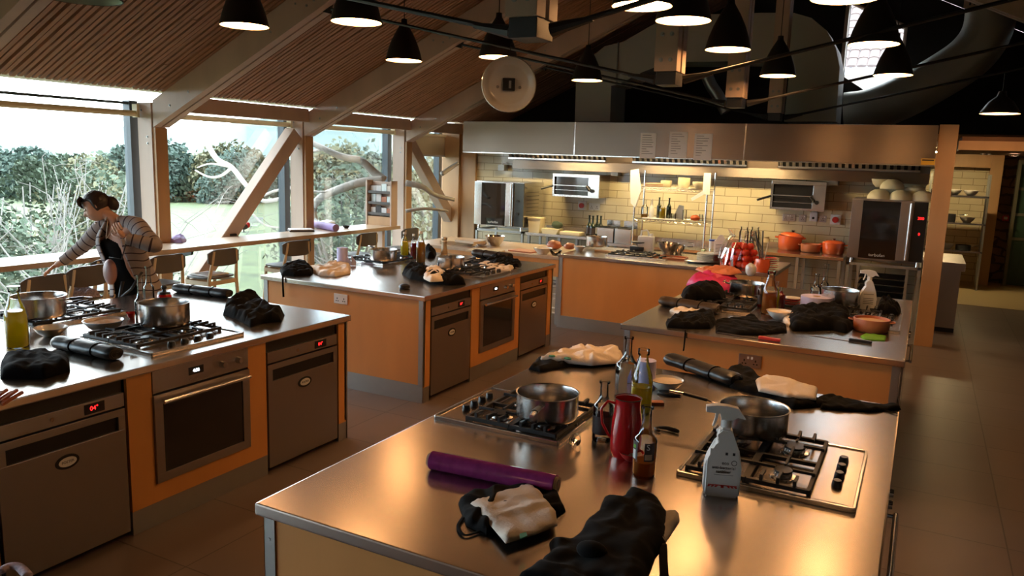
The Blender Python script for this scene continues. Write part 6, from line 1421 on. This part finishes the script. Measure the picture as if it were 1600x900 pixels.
# necklace and shoulder bag
MB().tube([L_(neckb - right * .05 + back * .04 - up * .0), L_(chest + back * .16 - right * .03 + up * .05), L_(neckb + right * .05 + back * .05)], .004, 6).build('necklace', M['white_plastic'], Wm, smooth=True)
t = empty('shoulder_bag', wp(172, 425, -.18), 0, 'small mauve shoulder bag with black strap hanging at her front', 'bag')
mat('bag_mauve', (.30, .17, .17), .4, bump=.2, bscale=40); b = MB(); b.ball((0, 0, 0), .075, .85, .55, 1.35); b.build('bag_body', M['bag_mauve'], t, smooth=True)
MB().tube([Vector((.04, -.03, .12)), (wp(190, 405, -.2) - t.location), (wp(200, 370, -.2) - t.location)], .012, 8, flat=.4).build('strap', M['black_leather'], t, smooth=True)
MB().tube([(wp(192, 440, -.2) - t.location), (wp(186, 466, -.25) - t.location), (wp(205, 452, -.25) - t.location), (wp(222, 425, -.2) - t.location)], .014, 8, flat=.5).build('long_strap', M['black_leather'], t, smooth=True)
# ---------------------------------------------------------------- outside
GZ = -3.2
b = MB(); n = 36
for i in range(n):
    for j in range(n):
        pass
xs_ = [-8.2, -12, -18, -26, -36, -50, -70, -95, -130, -200, -320, -500]; ys_ = [-160, -60, -20, 0, 10, 20, 30, 45, 70, 110, 200, 420]
def gz_(x, y): return GZ + max(0, (-x - 60)) * -.012 + .35 * math.sin(x * .05) * math.cos(y * .04) - max(0, -x - 14) * .01
vs = [[b.bm.verts.new((x, y, gz_(x, y))) for y in ys_] for x in xs_]
for i in range(len(xs_) - 1):
    for j in range(len(ys_) - 1): b.bm.faces.new((vs[i][j], vs[i][j + 1], vs[i + 1][j + 1], vs[i + 1][j]))
struct('ground', b, M['grass'], 'green field below the window wall', smooth=True)
for k, (d, hgt, c, lab) in enumerate(((900, 62, 0, 'farther'), (520, 30, 3, 'nearer'))):
    b = MB(); A = []; B_ = []; C_ = []
    for i in range(61):
        u = -700 + i * 45; p = atD(u, 240, d); q = atD(u, 240, d * 1.5); zt = hgt * (.55 + .45 * noise.noise(Vector((i * .13 + c, c, 0))) * 1.6)
        A.append(b.bm.verts.new((p.x, p.y, -12))); B_.append(b.bm.verts.new((q.x * .85, q.y * .85, zt))); C_.append(b.bm.verts.new((q.x * 1.1, q.y * 1.1, -12)))
    for i in range(60): b.bm.faces.new((A[i], A[i + 1], B_[i + 1], B_[i])); b.bm.faces.new((B_[i], B_[i + 1], C_[i + 1], C_[i]))
    struct('hills_' + lab, b, M['hill'], lab + ' wooded ridge on the horizon', smooth=True)
def crown_mesh(R_, H_, n, leaf, seed, clumps=14):
    rn = random.Random(seed); b = MB(); cl = []
    for _ in range(clumps): a = rn.uniform(0, 2 * PI); q = rn.uniform(.1, .75) * R_; cl.append((math.cos(a) * q, math.sin(a) * q, rn.uniform(.22, .86) * H_, rn.uniform(.28, .5) * R_))
    for i in range(n):
        c = cl[i % clumps]; v = Vector((rn.gauss(0, 1), rn.gauss(0, 1), rn.gauss(0, .8))).normalized() * c[3] * rn.uniform(.6, 1.05); p = Vector(c[:3]) + v; p.z = max(p.z, .1)
        u = Vector((rn.gauss(0, 1), rn.gauss(0, 1), rn.gauss(0, 1))).normalized() * leaf; w = u.orthogonal().normalized() * leaf * .6
        b.quad(p - u - w * .2, p - w, p + u + w * .2, p + w)
    return b
def tree(x, y, R_, H_, m_, lab, name='leafy_tree', n=2600, leaf=.16, seed=1, group=None, stems=5, cat='tree'):
    z = gz_(x, y) if x < -8.2 else GZ; t = empty(name, (x, y, z), seed, lab, cat, group); b = crown_mesh(R_, H_, n, leaf, seed); b.build('crown', M[m_], t)
    b = MB(); rn = random.Random(seed + 50)
    for k in range(stems): a = rn.uniform(0, 6.28); e = rn.uniform(.2, .7) * R_; b.tube([(0, 0, 0), (math.cos(a) * e * .4, math.sin(a) * e * .4, H_ * .4), (math.cos(a) * e, math.sin(a) * e, H_ * .85)], [.05 * H_ / 4, .03 * H_ / 4, .01], 6)
    b.build('trunk', M['bark'], t, smooth=True); return t
def twigs(x, y, R_, H_, n, lab, seed, name='bare_shrub'):
    t = empty(name, (x, y, GZ), 0, lab, 'shrub'); rn = random.Random(seed); b = MB()
    for k in range(n):
        a = rn.uniform(0, 6.28); p = Vector((rn.gauss(0, R_ * .25), rn.gauss(0, R_ * .25), 0)); pts = [p]; d = Vector((math.cos(a) * .35, math.sin(a) * .35, 1)).normalized()
        for s in range(7): d = (d + Vector((rn.gauss(0, .28), rn.gauss(0, .28), rn.gauss(0, .14)))).normalized(); pts.append(pts[-1] + d * H_ / 6)
        b.tube(pts, [.022 * (1 - i / 9) + .003 for i in range(8)], 4, cap=False)
        for i in range(2, 8):
            for _ in range(2):
                q = pts[i]; dd = Vector((rn.gauss(0, 1), rn.gauss(0, 1), rn.gauss(.2, .6))).normalized() * rn.uniform(.2, .6) * H_ / 5; b.tube([q, q + dd * .5 + Vector((0, 0, .03)), q + dd], [.007, .005, .003], 3, cap=False)
    b.build('branches', M['bark'], t); return t
def ext(u, d): p = atD(u, 235, d); return p.x, p.y
# shrubs close to the glass, left bay
for k, (u, d, R_, H_, mm, nn, lf, lab) in enumerate(((-60, 15, 2.2, 5.2, 'leaf', 3200, .07, 'thick grey-green shrub at the far left behind the first window'), (30, 17, 2.3, 5.4, 'leaf', 3600, .07, 'tall tangled shrub behind the left window, autumn tinged'), (105, 19, 2.1, 5.4, 'leaf_autumn', 3200, .08, 'yellowing shrub behind the woman'), (165, 22, 2.1, 5.2, 'leaf', 3000, .09, 'green shrub just left of the first dark window frame'),
                                                  (540, 20, 2.3, 5.7, 'leaf', 3600, .09, 'rounded green bush filling the third window'), (470, 24, 1.6, 4.6, 'leaf_autumn', 2200, .09, 'smaller olive bush left in the third window'), (660, 20, 2.2, 5.6, 'leaf_autumn', 2400, .08, 'loose yellow-green bush behind the last window'), (735, 26, 2.2, 6.0, 'leaf', 2400, .09, 'thin leafy bush at the right side of the last window'))):
    x, y = ext(u, d); tree(x, y, R_, H_, mm, lab, 'leafy_shrub', nn, lf, 10 + k, cat='shrub', stems=9)
for k, (u, d, n_, lab) in enumerate(((-10, 12.5, 26, 'bare twiggy bush nearest the left window'), (70, 13.5, 22, 'bare twiggy bush in front of the autumn shrub'), (655, 19, 20, 'bare pale twigs filling the last window'), (690, 20, 16, 'bare pale twigs beside the orange timber post'), (640, 22, 12, 'bare twigs behind the leaflet rack'))):
    x, y = ext(u, d); twigs(x, y, 2.2, 4.6, n_, lab, 30 + k)
# tree line across the field
src = []
for k, (R_, H_, mm) in enumerate(((5.2, 5.8, 'leaf_dark'), (4.8, 5.2, 'leaf'), (5.0, 5.5, 'leaf_autumn'))):
    x, y = ext(250 + 50 * k, 88); src.append(tree(x, y, R_, H_, mm, 'broadleaf tree in the far hedge line across the field', 'field_tree', 6000, .30, 60 + k, 'trees lining the far side of the field', 3))
rt_ = random.Random(12); k = 0
for u in range(-240, 780, 78):
    d = rt_.uniform(84, 104); x, y = ext(u + rt_.uniform(-12, 12), d); s = src[rt_.randrange(3)]; dup(s, (x, y, gz_(x, y)), rt_.uniform(0, 6), None, None, rt_.uniform(.75, 1.05))
for u in range(-240, 780, 105):
    d = rt_.uniform(170, 240); x, y = ext(u, d); s = src[rt_.randrange(3)]; dup(s, (x, y, gz_(x, y) ), rt_.uniform(0, 6), None, None, rt_.uniform(.9, 1.2))
# pale bare boughs hanging in front of the windows
def boughs(name, L, lab, d):
    t = empty(name, (0, 0, 0), 0, lab, 'branch')
    for pts, r0, r1 in L:
        P = [atD(u, v, d + dd) for u, v, dd in pts]; Q = []
        for i in range(len(P) - 1):
            p0, p1, p2, p3 = P[max(i - 1, 0)], P[i], P[i + 1], P[min(i + 2, len(P) - 1)]
            for k in range(5): s = k / 5; Q.append(.5 * ((2 * p1) + (p2 - p0) * s + (2 * p0 - 5 * p1 + 4 * p2 - p3) * s * s + (3 * p1 - p0 - 3 * p2 + p3) * s ** 3))
        Q.append(P[-1]); n = len(Q); MB().tube(Q, [r0 + (r1 - r0) * i / (n - 1) for i in range(n)], 7).build('bough', M['bark_pale'], t, smooth=True)
    return t
boughs('bare_branch', [([(318, 214, 0), (338, 248, .1), (362, 262, .2), (385, 290, .3), (400, 300, .2), (412, 314, 0), (440, 310, 0)], .05, .03), ([(362, 262, .2), (345, 275, .3), (325, 276, .5), (305, 266, .6)], .03, .012), ([(362, 262, .2), (330, 256, .4), (308, 262, .5)], .02, .01), ([(440, 296, 0), (425, 300, 0), (408, 308, 0), (396, 318, 0)], .025, .015), ([(395, 335, 0), (415, 352, .1), (440, 356, .2)], .02, .012)], 'pale bare branch forking in the second window', 13)
boughs('bare_branch', [([(470, 215, 0), (505, 232, 0), (535, 245, .1), (565, 252, .1), (585, 270, .2), (600, 282, .2)], .04, .075), ([(600, 282, 0), (565, 285, 0), (530, 296, 0), (500, 310, .1), (490, 328, .1), (494, 350, .1)], .075, .05), ([(500, 310, .1), (484, 330, .2), (478, 345, .3)], .03, .02), ([(480, 298, 0), (505, 300, 0), (530, 296, 0)], .02, .02), ([(505, 232, 0), (490, 236, .2), (470, 228, .3)], .03, .02)], 'thick pale branches curving across the third window', 12)
boughs('bare_branch', [([(634, 286, 0), (660, 292, 0), (680, 305, .1), (710, 312, .2)], .05, .03), ([(634, 330, 0), (665, 326, 0), (700, 330, .1)], .03, .02), ([(690, 272, 0), (705, 262, .1), (716, 255, .1)], .04, .03)], 'pale branches crossing the last window', 12)
# neighbour roof seen through the gable window
t = empty('neighbour_building', (0, 20, 0), 0, 'red tiled roof with gutter and stone wall seen through the gable window', 'building')
b = MB(); P0 = atY(1315, 110, 20)
zg = P0.z
rows = 16
for k in range(rows):
    z0 = zg + .05 + k * .22; y0 = k * .32
    for j in range(40):
        x = -6 + j * .22; b.tube([(x, y0 - .02, z0 + .03), (x, y0 + .34, z0 + .03 + .22)], .11, 8, cap=True, flat=.35)
b.build('roof_tiles', M['roof_tile'], t); MB().box(-6, 3, -.22, -.05, zg - .12, zg + .02, .02).build('gutter', M['gutter'], t); mat('rubble', (.55, .5, .45), .9, var=.5, vscale=5, bump=1, bscale=6); MB().box(-6, 3, 0, .4, -3, zg - .02).build('wall', M['rubble'], t)
